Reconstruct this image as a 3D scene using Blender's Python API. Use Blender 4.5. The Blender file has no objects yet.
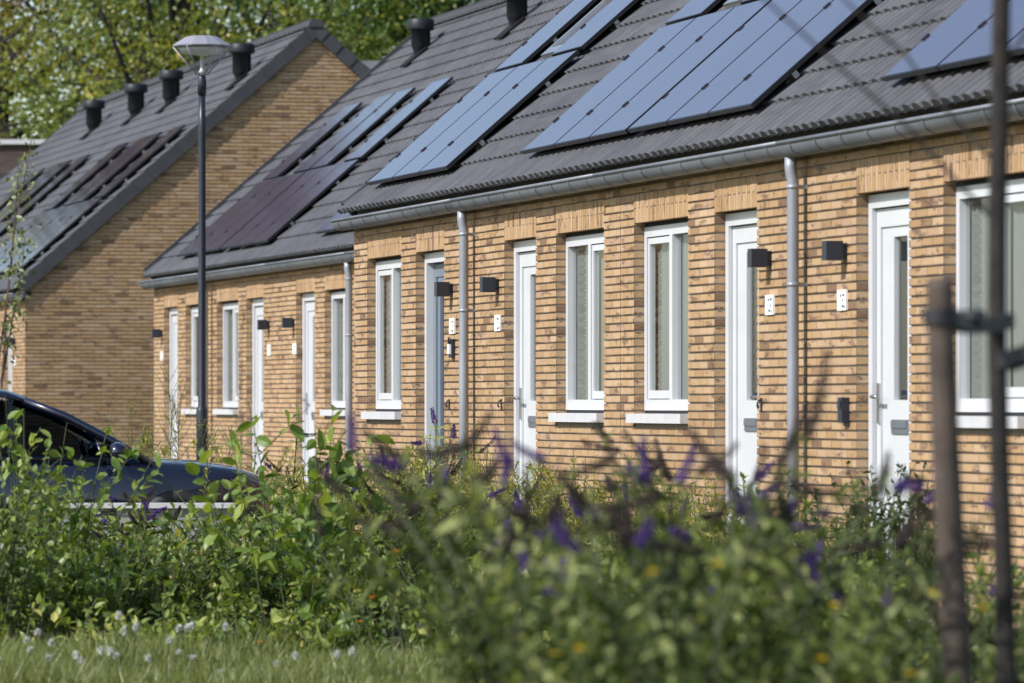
import bpy, bmesh, math, random
import numpy as np
from mathutils import Vector, Matrix

R = math.radians
SC = bpy.context.scene
COL = SC.collection

# ------------------------------------------------------------------ camera
YAW = 0.24177            # angle between the view axis and the house fronts
CAM = Vector((0.0, -9.0675, 1.05))
FPX = 4965.8             # focal length in pixels of a 1024 px wide picture
HOR = 403.4
cam_d = bpy.data.cameras.new("camera")
cam = bpy.data.objects.new("camera", cam_d)
COL.objects.link(cam)
cam.location = CAM
cam.rotation_euler = (R(90), 0, R(90) - YAW)
cam_d.sensor_width = 36.0
cam_d.lens = 36.0 * FPX / 1024.0
cam_d.shift_y = (HOR - 341.5) / 1024.0
cam_d.clip_end = 3000.0
cam_d.clip_start = 0.1
cam_d.dof.use_dof = True
cam_d.dof.focus_distance = 38.0
cam_d.dof.aperture_fstop = 4.3
cam_d.dof.aperture_blades = 9
SC.camera = cam

# ------------------------------------------------------------------ sky, sun, exposure
SUN_EL, SUN_AZ = R(38.0), R(18.0)      # azimuth measured from -y towards +x
sun_dir = Vector((math.sin(SUN_AZ) * math.cos(SUN_EL), -math.cos(SUN_AZ) * math.cos(SUN_EL), math.sin(SUN_EL)))
world = bpy.data.worlds.new("World")
SC.world = world
world.use_nodes = True
wn = world.node_tree
sky = wn.nodes.new("ShaderNodeTexSky")
sky.sky_type = 'NISHITA'
sky.sun_disc = False
sky.sun_elevation = SUN_EL
sky.sun_rotation = math.atan2(sun_dir.x, sun_dir.y)
sky.air_density = 1.0
sky.dust_density = 0.8
sky.ozone_density = 0.7
wn.links.new(sky.outputs[0], wn.nodes["Background"].inputs[0])
wn.nodes["Background"].inputs[1].default_value = 0.15
sd = bpy.data.lights.new("sun", 'SUN')
sd.energy = 4.6
sd.angle = R(0.53)
sd.color = (1.0, 0.965, 0.93)
sun = bpy.data.objects.new("sun", sd)
COL.objects.link(sun)
sun.rotation_euler = sun_dir.to_track_quat('Z', 'Y').to_euler()
SC.view_settings.view_transform = 'Standard'
SC.view_settings.look = 'None'
SC.view_settings.exposure = 0.27
SC.view_settings.gamma = 1.0

rng = np.random.default_rng(7)
random.seed(7)
CY, SY = math.cos(YAW), math.sin(YAW)
GZ = -0.33               # level of the ground

def at(px, Z, z=GZ):
    """world point at picture column px and distance Z, height z"""
    X = (px - 512.0) / FPX * Z
    return Vector((X * SY - Z * CY, CAM.y + X * CY + Z * SY, z))

def zat(py, Z):
    return CAM.z + (HOR - py) / FPX * Z

# ------------------------------------------------------------------ materials
def new_mat(name):
    m = bpy.data.materials.new(name)
    m.use_nodes = True
    nt = m.node_tree
    return m, nt, nt.nodes["Principled BSDF"]

def nd(nt, kind, **kw):
    n = nt.nodes.new(kind)
    for k, v in kw.items():
        setattr(n, k, v)
    return n

def ramp(nt, fac, stops):
    r = nd(nt, "ShaderNodeValToRGB")
    el = r.color_ramp.elements
    while len(el) < len(stops):
        el.new(0.5)
    for e, (p, c) in zip(el, stops):
        e.position = p
        e.color = (c[0], c[1], c[2], 1)
    if fac is not None:
        nt.links.new(fac, r.inputs[0])
    return r.outputs[0]

def mixc(nt, fac, a, b, mode='MIX'):
    m = nd(nt, "ShaderNodeMix", data_type='RGBA', blend_type=mode)
    L = nt.links.new
    for sock, v in ((m.inputs[0], fac), (m.inputs[6], a), (m.inputs[7], b)):
        if hasattr(v, "is_output"):
            L(v, sock)
        elif isinstance(v, (int, float)):
            sock.default_value = v
        else:
            sock.default_value = (v[0], v[1], v[2], 1)
    return m.outputs[2]

def noise(nt, vec, scale, detail=3, rough=0.55, out=0):
    n = nd(nt, "ShaderNodeTexNoise")
    n.inputs["Scale"].default_value = scale
    n.inputs["Detail"].default_value = detail
    n.inputs["Roughness"].default_value = rough
    if vec is not None:
        nt.links.new(vec, n.inputs["Vector"])
    return n.outputs[out]

def mapr(nt, v, a, b, c=0.0, d=1.0):
    m = nd(nt, "ShaderNodeMapRange")
    nt.links.new(v, m.inputs[0])
    for i, x in enumerate((a, b, c, d)):
        m.inputs[1 + i].default_value = x
    return m.outputs[0]

def simple(name, col, rough=0.5, metal=0.0, spec=0.5, var=0.12, scale=6.0, bump=0.0, coat=0.0):
    m, nt, b = new_mat(name)
    tc = nd(nt, "ShaderNodeTexCoord").outputs["Object"]
    n = noise(nt, tc, scale, 5)
    lo = [c * (1 - var) for c in col]
    hi = [min(1, c * (1 + var)) for c in col]
    nt.links.new(ramp(nt, n, [(0.3, lo), (0.7, hi)]), b.inputs["Base Color"])
    b.inputs["Roughness"].default_value = rough
    b.inputs["Metallic"].default_value = metal
    b.inputs["Specular IOR Level"].default_value = spec
    b.inputs["Coat Weight"].default_value = coat
    b.inputs["Coat Roughness"].default_value = 0.03
    if bump:
        bp = nd(nt, "ShaderNodeBump")
        bp.inputs["Strength"].default_value = bump
        bp.inputs["Distance"].default_value = 0.01
        nt.links.new(noise(nt, tc, scale * 8, 4), bp.inputs["Height"])
        nt.links.new(bp.outputs[0], b.inputs["Normal"])
    return m

ROW = 0.0556
def brick_mat(name, c1, c2, mortar):
    m, nt, b = new_mat(name)
    L = nt.links.new
    uv = nd(nt, "ShaderNodeUVMap").outputs[0]
    bt = nd(nt, "ShaderNodeTexBrick", offset=0.5, offset_frequency=2)
    L(uv, bt.inputs["Vector"])
    bt.inputs["Scale"].default_value = 1.0
    bt.inputs["Brick Width"].default_value = 0.2
    bt.inputs["Row Height"].default_value = ROW
    bt.inputs["Mortar Size"].default_value = 0.0055
    bt.inputs["Mortar Smooth"].default_value = 0.3
    bt.inputs["Bias"].default_value = -0.1
    bt.inputs["Color1"].default_value = (*c1, 1)
    bt.inputs["Color2"].default_value = (*c2, 1)
    bt.inputs["Mortar"].default_value = (*mortar, 1)
    # a second, differently phased brick pattern: a few pinkish and pale bricks
    bt2 = nd(nt, "ShaderNodeTexBrick", offset=0.5, offset_frequency=2)
    mp = nd(nt, "ShaderNodeMapping")
    mp.inputs["Location"].default_value = (0.2 * 37, ROW * 24, 0)
    L(uv, mp.inputs[0]); L(mp.outputs[0], bt2.inputs["Vector"])
    for k, v in (("Scale", 1.0), ("Brick Width", 0.2), ("Row Height", ROW), ("Mortar Size", 0.0)):
        bt2.inputs[k].default_value = v
    bt2.inputs["Color1"].default_value = (0, 0, 0, 1)
    bt2.inputs["Color2"].default_value = (1, 1, 1, 1)
    sel = mapr(nt, bt2.outputs[0], 0.80, 1.05)
    col = mixc(nt, sel, bt.outputs[0], (c1[0] * .72, c1[1] * .60, c1[2] * .72))
    sel2 = mapr(nt, bt2.outputs[0], 0.62, 0.70, 0.0, 0.45)
    col = mixc(nt, sel2, col, (c2[0] * 1.12, c2[1] * 1.22, c2[2] * 1.45))
    selD = mapr(nt, bt2.outputs[0], 0.06, 0.02, 0, .8)
    col = mixc(nt, selD, col, (c1[0] * .42, c1[1] * .40, c1[2] * .52))
    # burnt smudges inside bricks
    sp = nd(nt, "ShaderNodeMapping")
    sp.inputs["Scale"].default_value = (4.2, 13.0, 1)
    L(uv, sp.inputs[0])
    n1 = noise(nt, sp.outputs[0], 1.0, 3, 0.6)
    n2 = noise(nt, uv, 60.0, 4, 0.7)
    smud = nd(nt, "ShaderNodeMath", operation='MULTIPLY')
    L(mapr(nt, n1, 0.56, 0.63), smud.inputs[0]); L(mapr(nt, n2, 0.35, 0.6), smud.inputs[1])
    col = mixc(nt, smud.outputs[0], col, (0.095, 0.062, 0.055))
    n3 = noise(nt, uv, 140.0, 4, 0.7)
    col = mixc(nt, 1.0, col, ramp(nt, n3, [(0.3, (.8, .78, .76)), (0.7, (1.12, 1.1, 1.08))]), 'MULTIPLY')
    n4 = noise(nt, uv, 0.6, 3, 0.5)
    col = mixc(nt, 1.0, col, ramp(nt, n4, [(0.3, (.88, .86, .84)), (0.7, (1.06, 1.06, 1.06))]), 'MULTIPLY')
    L(col, b.inputs["Base Color"])
    b.inputs["Roughness"].default_value = 0.9
    b.inputs["Specular IOR Level"].default_value = 0.2
    bp = nd(nt, "ShaderNodeBump")
    bp.inputs["Strength"].default_value = 0.5
    bp.inputs["Distance"].default_value = 0.008
    ad = nd(nt, "ShaderNodeMath", operation='SUBTRACT')
    L(n2, ad.inputs[0]); L(bt.outputs[1], ad.inputs[1])
    L(ad.outputs[0], bp.inputs["Height"])
    L(bp.outputs[0], b.inputs["Normal"])
    return m

M = {}
M['brick'] = brick_mat("yellow_brick", (0.395, 0.257, 0.135), (0.475, 0.328, 0.188), (0.15, 0.115, 0.085))
M['mortar'] = simple("mortar", (0.27, 0.235, 0.19), 0.95, spec=0.1)
M['dark_brick'] = brick_mat("dark_brick", (0.07, 0.05, 0.045), (0.10, 0.07, 0.06), (0.12, 0.11, 0.10))
def tile_mat():
    m, nt, b = new_mat("roof_tile")
    geo = nd(nt, "ShaderNodeNewGeometry").outputs["Position"]
    cell = nd(nt, "ShaderNodeMapping"); cell.inputs["Scale"].default_value = (1 / .172, 1 / .215, 1 / .19)
    nt.links.new(geo, cell.inputs[0])
    wn_ = nd(nt, "ShaderNodeTexWhiteNoise", noise_dimensions='3D')
    fl = nd(nt, "ShaderNodeVectorMath", operation='FLOOR'); nt.links.new(cell.outputs[0], fl.inputs[0]); nt.links.new(fl.outputs[0], wn_.inputs[0])
    c = ramp(nt, noise(nt, geo, 5.0, 5), [(.3, (.072, .072, .079)), (.7, (.098, .098, .106))])
    c = mixc(nt, 1.0, c, ramp(nt, wn_.outputs[0], [(0, (.86, .86, .87)), (1, (1.10, 1.09, 1.08))]), 'MULTIPLY')
    c = mixc(nt, 1.0, c, ramp(nt, noise(nt, geo, .55, 4, .6), [(.3, (.82, .82, .83)), (.7, (1.10, 1.10, 1.08))]), 'MULTIPLY')
    c = mixc(nt, mapr(nt, noise(nt, geo, 34.0, 3, .6), .70, .76, 0, .6), c, (.22, .22, .19))
    nt.links.new(c, b.inputs["Base Color"]); b.inputs["Roughness"].default_value = .6; b.inputs["Specular IOR Level"].default_value = .35
    bp = nd(nt, "ShaderNodeBump"); bp.inputs["Strength"].default_value = .25; bp.inputs["Distance"].default_value = .01
    nt.links.new(noise(nt, geo, 40.0, 4), bp.inputs["Height"]); nt.links.new(bp.outputs[0], b.inputs["Normal"])
    return m
M['tile'] = tile_mat()
M['verge'] = simple("verge_tile", (0.05, 0.05, 0.055), 0.6, spec=0.4, var=0.15, scale=5.0, bump=0.2)
M['zinc'] = simple("zinc", (0.20, 0.215, 0.24), 0.5, metal=0.35, var=0.18, scale=3.0)
M['pipe'] = simple("zinc_pipe", (0.30, 0.32, 0.36), 0.45, metal=0.3, var=0.12, scale=3.0)
M['white'] = simple("white_paint", (0.54, 0.555, 0.575), 0.32, spec=0.5, var=0.03, scale=4.0)
M['sill'] = simple("sill_stone", (0.50, 0.50, 0.505), 0.6, var=0.06, scale=14.0, bump=0.1)
M['greydoor'] = simple("grey_blue_paint", (0.15, 0.185, 0.23), 0.35, var=0.05)
M['dark'] = simple("anthracite", (0.020, 0.024, 0.036), 0.45, var=0.1)
M['black'] = simple("black_gap", (0.01, 0.01, 0.01), 0.8, var=0.1)
M['steel'] = simple("brushed_steel", (0.5, 0.5, 0.5), 0.3, metal=1.0, var=0.08)
M['slot'] = simple("letter_metal", (0.22, 0.24, 0.27), 0.4, metal=0.6, var=0.08)
M['plate'] = simple("plate_white", (0.82, 0.82, 0.80), 0.4, var=0.03)
M['vent'] = simple("vent_plastic", (0.012, 0.013, 0.018), 0.5, spec=0.4, var=0.2, scale=8.0)
M['lead'] = simple("lead_flashing", (0.014, 0.014, 0.016), 0.9, spec=0.2, var=0.2, scale=9.0)
M['frame_dark'] = simple("panel_frame", (0.018, 0.018, 0.02), 0.35, metal=0.3, var=0.1)
M['alu'] = simple("aluminium", (0.55, 0.55, 0.52), 0.35, metal=0.9, var=0.08)
M['room'] = simple("room_plaster", (0.28, 0.27, 0.25), 0.9, var=0.08)
M['bark'] = simple("bark", (0.024, 0.020, 0.017), 0.9, var=0.45, scale=22.0, bump=0.8)
M['stake'] = simple("weathered_stake", (0.075, 0.055, 0.043), 0.85, var=0.35, scale=9.0, bump=0.6)
M['rubber'] = simple("black_rubber", (0.012, 0.012, 0.014), 0.6, var=0.2)
M['concrete'] = simple("concrete", (0.27, 0.27, 0.27), 0.85, var=0.15, scale=5.0, bump=0.3)
M['coping'] = simple('coping_stone', (0.45, 0.45, 0.45), 0.8, var=0.1)
M['paver'] = simple("paver", (0.24, 0.22, 0.20), 0.9, var=0.2, scale=4.0, bump=0.3)
M['asphalt'] = simple("asphalt", (0.055, 0.055, 0.058), 0.9, var=0.2, scale=12.0, bump=0.4)
M['pole'] = simple("pole_paint", (0.016, 0.019, 0.030), 0.38, spec=0.5, var=0.15, scale=7.0)
M['lantern_top'] = simple("lantern_cap", (0.30, 0.30, 0.34), 0.5, metal=0.2, var=0.06)
M['carpaint'] = simple("navy_car_paint", (0.004, 0.006, 0.018), 0.25, var=0.1, coat=1.0)
M['cartrim'] = simple("car_trim", (0.012, 0.012, 0.013), 0.5, var=0.1)
M['carseat'] = simple("car_seat", (0.05, 0.052, 0.06), 0.85, var=0.15)
M['stem'] = simple("green_stem", (0.075, 0.085, 0.035), 0.7, var=0.25, scale=10)
M['twig'] = simple("brown_twig", (0.085, 0.055, 0.04), 0.8, var=0.3, scale=10)
M['drystem'] = simple("straw_stem", (0.26, 0.22, 0.12), 0.8, var=0.2, scale=10)

def glass_mat(name, tint, ior=1.5, rough=0.0):
    m, nt, b = new_mat(name)
    nt.nodes.remove(b)
    t = nd(nt, "ShaderNodeBsdfTransparent"); t.inputs[0].default_value = (*tint, 1)
    g = nd(nt, "ShaderNodeBsdfGlossy"); g.inputs["Roughness"].default_value = rough
    g.inputs[0].default_value = (0.95, 0.95, 0.95, 1)
    f = nd(nt, "ShaderNodeFresnel"); f.inputs[0].default_value = ior
    mx = nd(nt, "ShaderNodeMixShader")
    bf = nd(nt, "ShaderNodeNewGeometry").outputs["Backfacing"]
    inv = nd(nt, "ShaderNodeMath", operation='SUBTRACT'); inv.inputs[0].default_value = 1.0; nt.links.new(bf, inv.inputs[1])
    mu = nd(nt, "ShaderNodeMath", operation='MULTIPLY'); nt.links.new(f.outputs[0], mu.inputs[0]); nt.links.new(inv.outputs[0], mu.inputs[1])
    nt.links.new(mu.outputs[0], mx.inputs[0]); nt.links.new(t.outputs[0], mx.inputs[1]); nt.links.new(g.outputs[0], mx.inputs[2])
    nt.links.new(mx.outputs[0], nt.nodes["Material Output"].inputs[0])
    return m
M['glass'] = glass_mat("window_glass", (0.93, 0.95, 0.945))
M['carglass'] = glass_mat("car_glass", (0.16, 0.20, 0.25), 1.7)
M['lampglass'] = glass_mat("lantern_glass", (0.78, 0.79, 0.80), 1.5)

def panel_mat():
    m, nt, b = new_mat("solar_glass")
    tc = nd(nt, "ShaderNodeTexCoord").outputs["Object"]
    n = noise(nt, tc, 3.0, 4)
    nt.links.new(ramp(nt, n, [(0.3, (0.050, 0.037, 0.066)), (0.7, (0.060, 0.045, 0.078))]), b.inputs["Base Color"])
    b.inputs["Roughness"].default_value = 0.09
    b.inputs["IOR"].default_value = 2.8
    b.inputs["Specular IOR Level"].default_value = 0.5
    return m
M['panel'] = panel_mat()

def leaf_mat(name, stops, trans=0.35, rough=0.42, spec=0.5, tcol=(1.35, 1.3, 0.5)):
    m, nt, b = new_mat(name)
    a = nd(nt, "ShaderNodeAttribute", attribute_name="tint")
    col = ramp(nt, a.outputs["Fac"], stops)
    nt.links.new(col, b.inputs["Base Color"])
    b.inputs["Roughness"].default_value = rough
    b.inputs["Specular IOR Level"].default_value = spec
    t = nd(nt, "ShaderNodeBsdfTranslucent")
    nt.links.new(mixc(nt, 1.0, col, tcol, 'MULTIPLY'), t.inputs[0])
    mx = nd(nt, "ShaderNodeMixShader"); mx.inputs[0].default_value = trans
    nt.links.new(b.outputs[0], mx.inputs[1]); nt.links.new(t.outputs[0], mx.inputs[2])
    nt.links.new(mx.outputs[0], nt.nodes["Material Output"].inputs[0])
    return m
M['leaf_oak'] = leaf_mat("oak_leaf", [(0, (0.067, 0.108, 0.017)), (.4, (0.142, 0.179, 0.029)), (.75, (0.283, 0.273, 0.040)), (1, (0.448, 0.316, 0.051))], 0.4)
M['leaf_green'] = leaf_mat("green_crown_leaf", [(0, (0.046, 0.097, 0.018)), (.6, (0.117, 0.187, 0.032)), (1, (0.250, 0.284, 0.053))], 0.38)
M['leaf_weed'] = leaf_mat("weed_leaf", [(0, (0.054, 0.094, 0.023)), (.4, (0.144, 0.211, 0.042)), (.8, (0.270, 0.324, 0.073)), (1, (0.438, 0.406, 0.114))], 0.35)
M['leaf_broad'] = leaf_mat("broad_leaf", [(0, (0.059, 0.114, 0.026)), (.5, (0.151, 0.235, 0.046)), (1, (0.354, 0.406, 0.089))], 0.38)
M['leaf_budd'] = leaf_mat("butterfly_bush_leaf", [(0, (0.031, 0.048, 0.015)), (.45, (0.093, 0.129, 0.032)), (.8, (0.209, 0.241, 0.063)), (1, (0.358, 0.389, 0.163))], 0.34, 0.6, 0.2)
M['leaf_yellow'] = leaf_mat("yellow_green_leaf", [(0, (0.126, 0.149, 0.028)), (.5, (0.286, 0.297, 0.055)), (1, (0.480, 0.429, 0.110))], 0.4)
M['leaf_dark'] = leaf_mat("dark_shrub_leaf", [(0, (.024, .048, .017)), (.6, (.054, .090, .024)), (1, (.120, .156, .042))], 0.3, 0.45, 0.4)
M['leaf_pale'] = leaf_mat("pale_leaf", [(0, (.09, .12, .045)), (.5, (.20, .24, .11)), (1, (.42, .45, .28))], 0.4)
M['grass'] = leaf_mat("grass_blade", [(0, (.11, .15, .04)), (.5, (.20, .23, .075)), (1, (.34, .34, .16))], 0.4)
M['purple'] = leaf_mat("purple_flower", [(0, (.055, .02, .125)), (.5, (.095, .038, .22)), (1, (.17, .09, .34))], 0.25, tcol=(1.1, .9, 1.2))
M['spent'] = leaf_mat("spent_flower", [(0, (.020, .014, .012)), (.5, (.040, .027, .025)), (1, (.070, .048, .050))], 0.1, 0.9, tcol=(1, .9, .8))
M['petal_y'] = leaf_mat("yellow_petal", [(0, (.70, .50, .01)), (.5, (.84, .66, .015)), (1, (.88, .72, .04))], 0.3, tcol=(1.1, 1, .5))
M['petal_o'] = leaf_mat("orange_petal", [(0, (.60, .22, .02)), (1, (.75, .36, .05))], 0.3, tcol=(1.1, 1, .5))
M['petal_w'] = leaf_mat("white_petal", [(0, (.55, .55, .50)), (1, (.82, .82, .78))], 0.3, tcol=(1, 1, .95))

# ------------------------------------------------------------------ mesh builder and tags
class MB:
    def __init__(self):
        self.v, self.f, self.mi, self.uv, self.sm = [], [], [], [], []
        self.m = 0
        self.mats = []
    def mat(self, m):
        if m not in self.mats:
            self.mats.append(m)
        self.m = self.mats.index(m)
        return self
    def face(self, idx, uv=None, smooth=False):
        self.f.append(tuple(idx)); self.mi.append(self.m); self.uv.append(uv); self.sm.append(smooth)
    def verts(self, pts):
        b = len(self.v)
        self.v.extend([tuple(p) for p in pts])
        return b
    def box(self, x0, x1, y0, y1, z0, z1, skip=""):
        b = self.verts([(x0, y0, z0), (x1, y0, z0), (x1, y1, z0), (x0, y1, z0), (x0, y0, z1), (x1, y0, z1), (x1, y1, z1), (x0, y1, z1)])
        fs = {'d': (3, 2, 1, 0), 'u': (4, 5, 6, 7), 'f': (0, 1, 5, 4), 'r': (1, 2, 6, 5), 'b': (2, 3, 7, 6), 'l': (3, 0, 4, 7)}
        for k, q in fs.items():
            if k not in skip:
                self.face([b + i for i in q])
    def obox(self, o, ax, ay, az):
        """oriented box: origin corner + three edge vectors"""
        o, ax, ay, az = Vector(o), Vector(ax), Vector(ay), Vector(az)
        b = self.verts([o, o + ax, o + ax + ay, o + ay, o + az, o + ax + az, o + ax + ay + az, o + ay + az])
        for q in ((3, 2, 1, 0), (4, 5, 6, 7), (0, 1, 5, 4), (1, 2, 6, 5), (2, 3, 7, 6), (3, 0, 4, 7)):
            self.face([b + i for i in q])
    def tube(self, pts, rad, n=8, cap=True, smooth=True):
        pts = [Vector(p) for p in pts]
        if not hasattr(rad, '__len__'):
            rad = [rad] * len(pts)
        prev = None
        rings = []
        for i, p in enumerate(pts):
            d = (pts[min(i + 1, len(pts) - 1)] - pts[max(i - 1, 0)]).normalized()
            if prev is None:
                a = d.cross(Vector((0.3, 0.9, 0.2))).normalized()
            else:
                a = (prev - d * prev.dot(d)).normalized()
            prev = a
            bb = d.cross(a)
            rings.append(self.verts([p + (a * math.cos(2 * math.pi * k / n) + bb * math.sin(2 * math.pi * k / n)) * rad[i] for k in range(n)]))
        for r0, r1 in zip(rings, rings[1:]):
            for k in range(n):
                self.face([r0 + k, r0 + (k + 1) % n, r1 + (k + 1) % n, r1 + k], smooth=smooth)
        if cap:
            self.face([rings[0] + k for k in range(n)][::-1]); self.face([rings[-1] + k for k in range(n)])
    def lathe(self, prof, c=(0, 0, 0), n=20, smooth=True):
        """profile of (radius, height) pairs turned about z"""
        rings = [self.verts([(c[0] + r * math.cos(2 * math.pi * k / n), c[1] + r * math.sin(2 * math.pi * k / n), c[2] + h) for k in range(n)]) for r, h in prof]
        for r0, r1 in zip(rings, rings[1:]):
            for k in range(n):
                self.face([r0 + k, r0 + (k + 1) % n, r1 + (k + 1) % n, r1 + k], smooth=smooth)
        self.face([rings[0] + k for k in range(n)][::-1]); self.face([rings[-1] + k for k in range(n)])
    def build(self, name, mat=None, parent=None, uvo=None, loc=None):
        me = bpy.data.meshes.new(name)
        me.from_pydata(self.v, [], self.f)
        mats = self.mats if self.mats else [mat]
        for m in mats:
            me.materials.append(m)
        me.polygons.foreach_set("material_index", self.mi)
        me.polygons.foreach_set("use_smooth", self.sm)
        if uvo is not None:
            ul = me.uv_layers.new(name="UVMap")
            me.update()
            for p in me.polygons:
                u = self.uv[p.index]
                if u is None:
                    n = p.normal
                    if abs(n.y) >= abs(n.x) and abs(n.y) >= abs(n.z) * .8: a, b = 0, 2
                    elif abs(n.x) > abs(n.z) * .8: a, b = 1, 2
                    else: a, b = 0, 1
                    for li in p.loop_indices:
                        co = me.vertices[me.loops[li].vertex_index].co
                        ul.data[li].uv = (co[a] + uvo[a] + (0.1 if a == 1 else 0), co[b] + uvo[b])
                else:
                    for li, q in zip(p.loop_indices, u):
                        ul.data[li].uv = q
        me.update()
        o = bpy.data.objects.new(name, me)
        COL.objects.link(o)
        if parent is not None:
            o.parent = parent
        if loc is not None:
            o.location = loc
        return o

def tag(o, label=None, cat=None, group=None, kind=None):
    if label: o["label"] = label
    if cat: o["category"] = cat
    if group: o["group"] = group
    if kind: o["kind"] = kind
    return o

def thing(name, loc, label, cat, group=None, rz=0.0):
    o = bpy.data.objects.new(name, None)
    COL.objects.link(o)
    o.location = loc
    o.rotation_euler = (0, 0, rz)
    o.empty_display_size = 0.2
    return tag(o, label, cat, group)

def copy_thing(o, loc, rz, label=None, scale=None, group=None):
    c = o.copy(); COL.objects.link(c)
    c.location = loc; c.rotation_euler = (0, 0, rz)
    if scale: c.scale = (scale,) * 3
    if label: c["label"] = label
    if group: c["group"] = group
    for ch in list(o.children):
        d = ch.copy(); COL.objects.link(d); d.parent = c
        for g in list(ch.children):
            e = g.copy(); COL.objects.link(e); e.parent = d
    return c

def np_mesh(name, V, F4, mats, tint=None, midx=None, parent=None, smooth=False, loc=None):
    """fast mesh from numpy quads (F4 may hold triangles as repeated last index = -1)"""
    V = np.asarray(V, dtype=np.float32)
    F4 = np.asarray(F4, dtype=np.int32)
    tri = F4[:, 3] < 0
    tot = np.where(tri, 3, 4).astype(np.int32)
    start = np.concatenate([[0], np.cumsum(tot)[:-1]]).astype(np.int32)
    loops = F4.reshape(-1)
    loops = loops[loops >= 0]
    me = bpy.data.meshes.new(name)
    me.vertices.add(len(V)); me.vertices.foreach_set("co", V.reshape(-1))
    me.loops.add(len(loops)); me.loops.foreach_set("vertex_index", loops)
    me.polygons.add(len(F4)); me.polygons.foreach_set("loop_start", start); me.polygons.foreach_set("loop_total", tot)
    for m in (mats if isinstance(mats, (list, tuple)) else [mats]):
        me.materials.append(m)
    if midx is not None:
        me.polygons.foreach_set("material_index", np.asarray(midx, dtype=np.int32))
    me.polygons.foreach_set("use_smooth", np.full(len(F4), smooth))
    if tint is not None:
        a = me.attributes.new("tint", 'FLOAT', 'POINT')
        a.data.foreach_set("value", np.asarray(tint, dtype=np.float32))
    me.update(calc_edges=True)
    me.validate()
    o = bpy.data.objects.new(name, me)
    COL.objects.link(o)
    if parent is not None: o.parent = parent
    if loc is not None: o.location = loc
    return o

# leaf templates: (along, across, lift)
T_LANCE = (np.array([(0, 0, 0), (.3, 0, -.03), (.65, 0, -.03), (1, 0, -.10), (.3, .5, .03), (.65, .40, .02), (.3, -.5, .03), (.65, -.40, .02)]),
           np.array([(0, 1, 4, -1), (1, 2, 5, 4), (2, 3, 5, -1), (0, 6, 1, -1), (1, 6, 7, 2), (2, 7, 3, -1)]))
T_OVATE = (np.array([(0, 0, 0), (.35, 0, -.04), (.7, 0, -.06), (1, 0, -.16), (.18, .38, .02), (.5, .5, .02), (.8, .28, -.04), (.18, -.38, .02), (.5, -.5, .02), (.8, -.28, -.04)]),
           np.array([(0, 1, 4, -1), (1, 5, 4, -1), (1, 2, 5, -1), (2, 6, 5, -1), (2, 3, 6, -1), (0, 7, 1, -1), (1, 7, 8, -1), (1, 8, 2, -1), (2, 8, 9, -1), (2, 9, 3, -1)]))
T_DIAM = (np.array([(0, 0, 0), (.45, .5, .06), (1, 0, -.05), (.45, -.5, .06)]), np.array([(0, 3, 2, 1)]))
T_BLADE = (np.array([(0, -.5, 0), (0, .5, 0), (.5, .4, .05), (.5, -.4, .05), (1, 0, -.12)]), np.array([(0, 1, 2, 3), (3, 2, 4, -1)]))

def unit(a):
    return a / np.maximum(np.linalg.norm(a, axis=-1, keepdims=True), 1e-9)

def leaves(P, D, N, L, W, tpl, tint):
    """many leaves at once: positions, directions, normals, lengths, widths"""
    P, D, N = np.asarray(P, float), unit(np.asarray(D, float)), np.asarray(N, float)
    S = unit(np.cross(N, D)); N = np.cross(D, S)
    tv, tf = tpl
    n = len(P)
    L = np.broadcast_to(L, n); W = np.broadcast_to(W, n)
    V = (P[:, None, :] + D[:, None, :] * (tv[None, :, 0:1] * L[:, None, None]) + S[:, None, :] * (tv[None, :, 1:2] * W[:, None, None]) + N[:, None, :] * (tv[None, :, 2:3] * L[:, None, None]))
    k = len(tv)
    F = np.where(tf[None] < 0, -1, tf[None] + (np.arange(n) * k)[:, None, None])
    return V.reshape(-1, 3), F.reshape(-1, 4), np.repeat(np.broadcast_to(tint, n), k)

def tubes(polys, rads, n=4):
    Vs, Fs = [], []
    base = 0
    for pts, rr in zip(polys, rads):
        pts = np.asarray(pts, float)
        m = len(pts)
        rr = np.broadcast_to(rr, m)
        d = np.gradient(pts, axis=0); d = unit(d)
        a = unit(np.cross(d, np.array([0.31, 0.83, 0.27]))); b = np.cross(d, a)
        ang = 2 * np.pi * np.arange(n) / n
        ring = pts[:, None, :] + rr[:, None, None] * (a[:, None, :] * np.cos(ang)[None, :, None] + b[:, None, :] * np.sin(ang)[None, :, None])
        Vs.append(ring.reshape(-1, 3))
        i = np.arange(m - 1)[:, None] * n; k = np.arange(n)[None, :]; k2 = (k + 1) % n
        Fs.append(np.stack([i + k, i + k2, i + n + k2, i + n + k], -1).reshape(-1, 4) + base)
        base += m * n
    return np.concatenate(Vs), np.concatenate(Fs)

def join(parts):
    """join (V,F,tint) triples"""
    Vs, Fs, Ts, Ms = [], [], [], []
    b = 0
    for i, (V, F, T) in enumerate(parts):
        Vs.append(V); Fs.append(np.where(F < 0, -1, F + b)); Ts.append(np.broadcast_to(T, len(V))); Ms.append(np.full(len(F), i))
        b += len(V)
    return np.concatenate(Vs), np.concatenate(Fs), np.concatenate(Ts), np.concatenate(Ms)

def rvec(n):
    return unit(rng.normal(size=(n, 3)))

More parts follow.
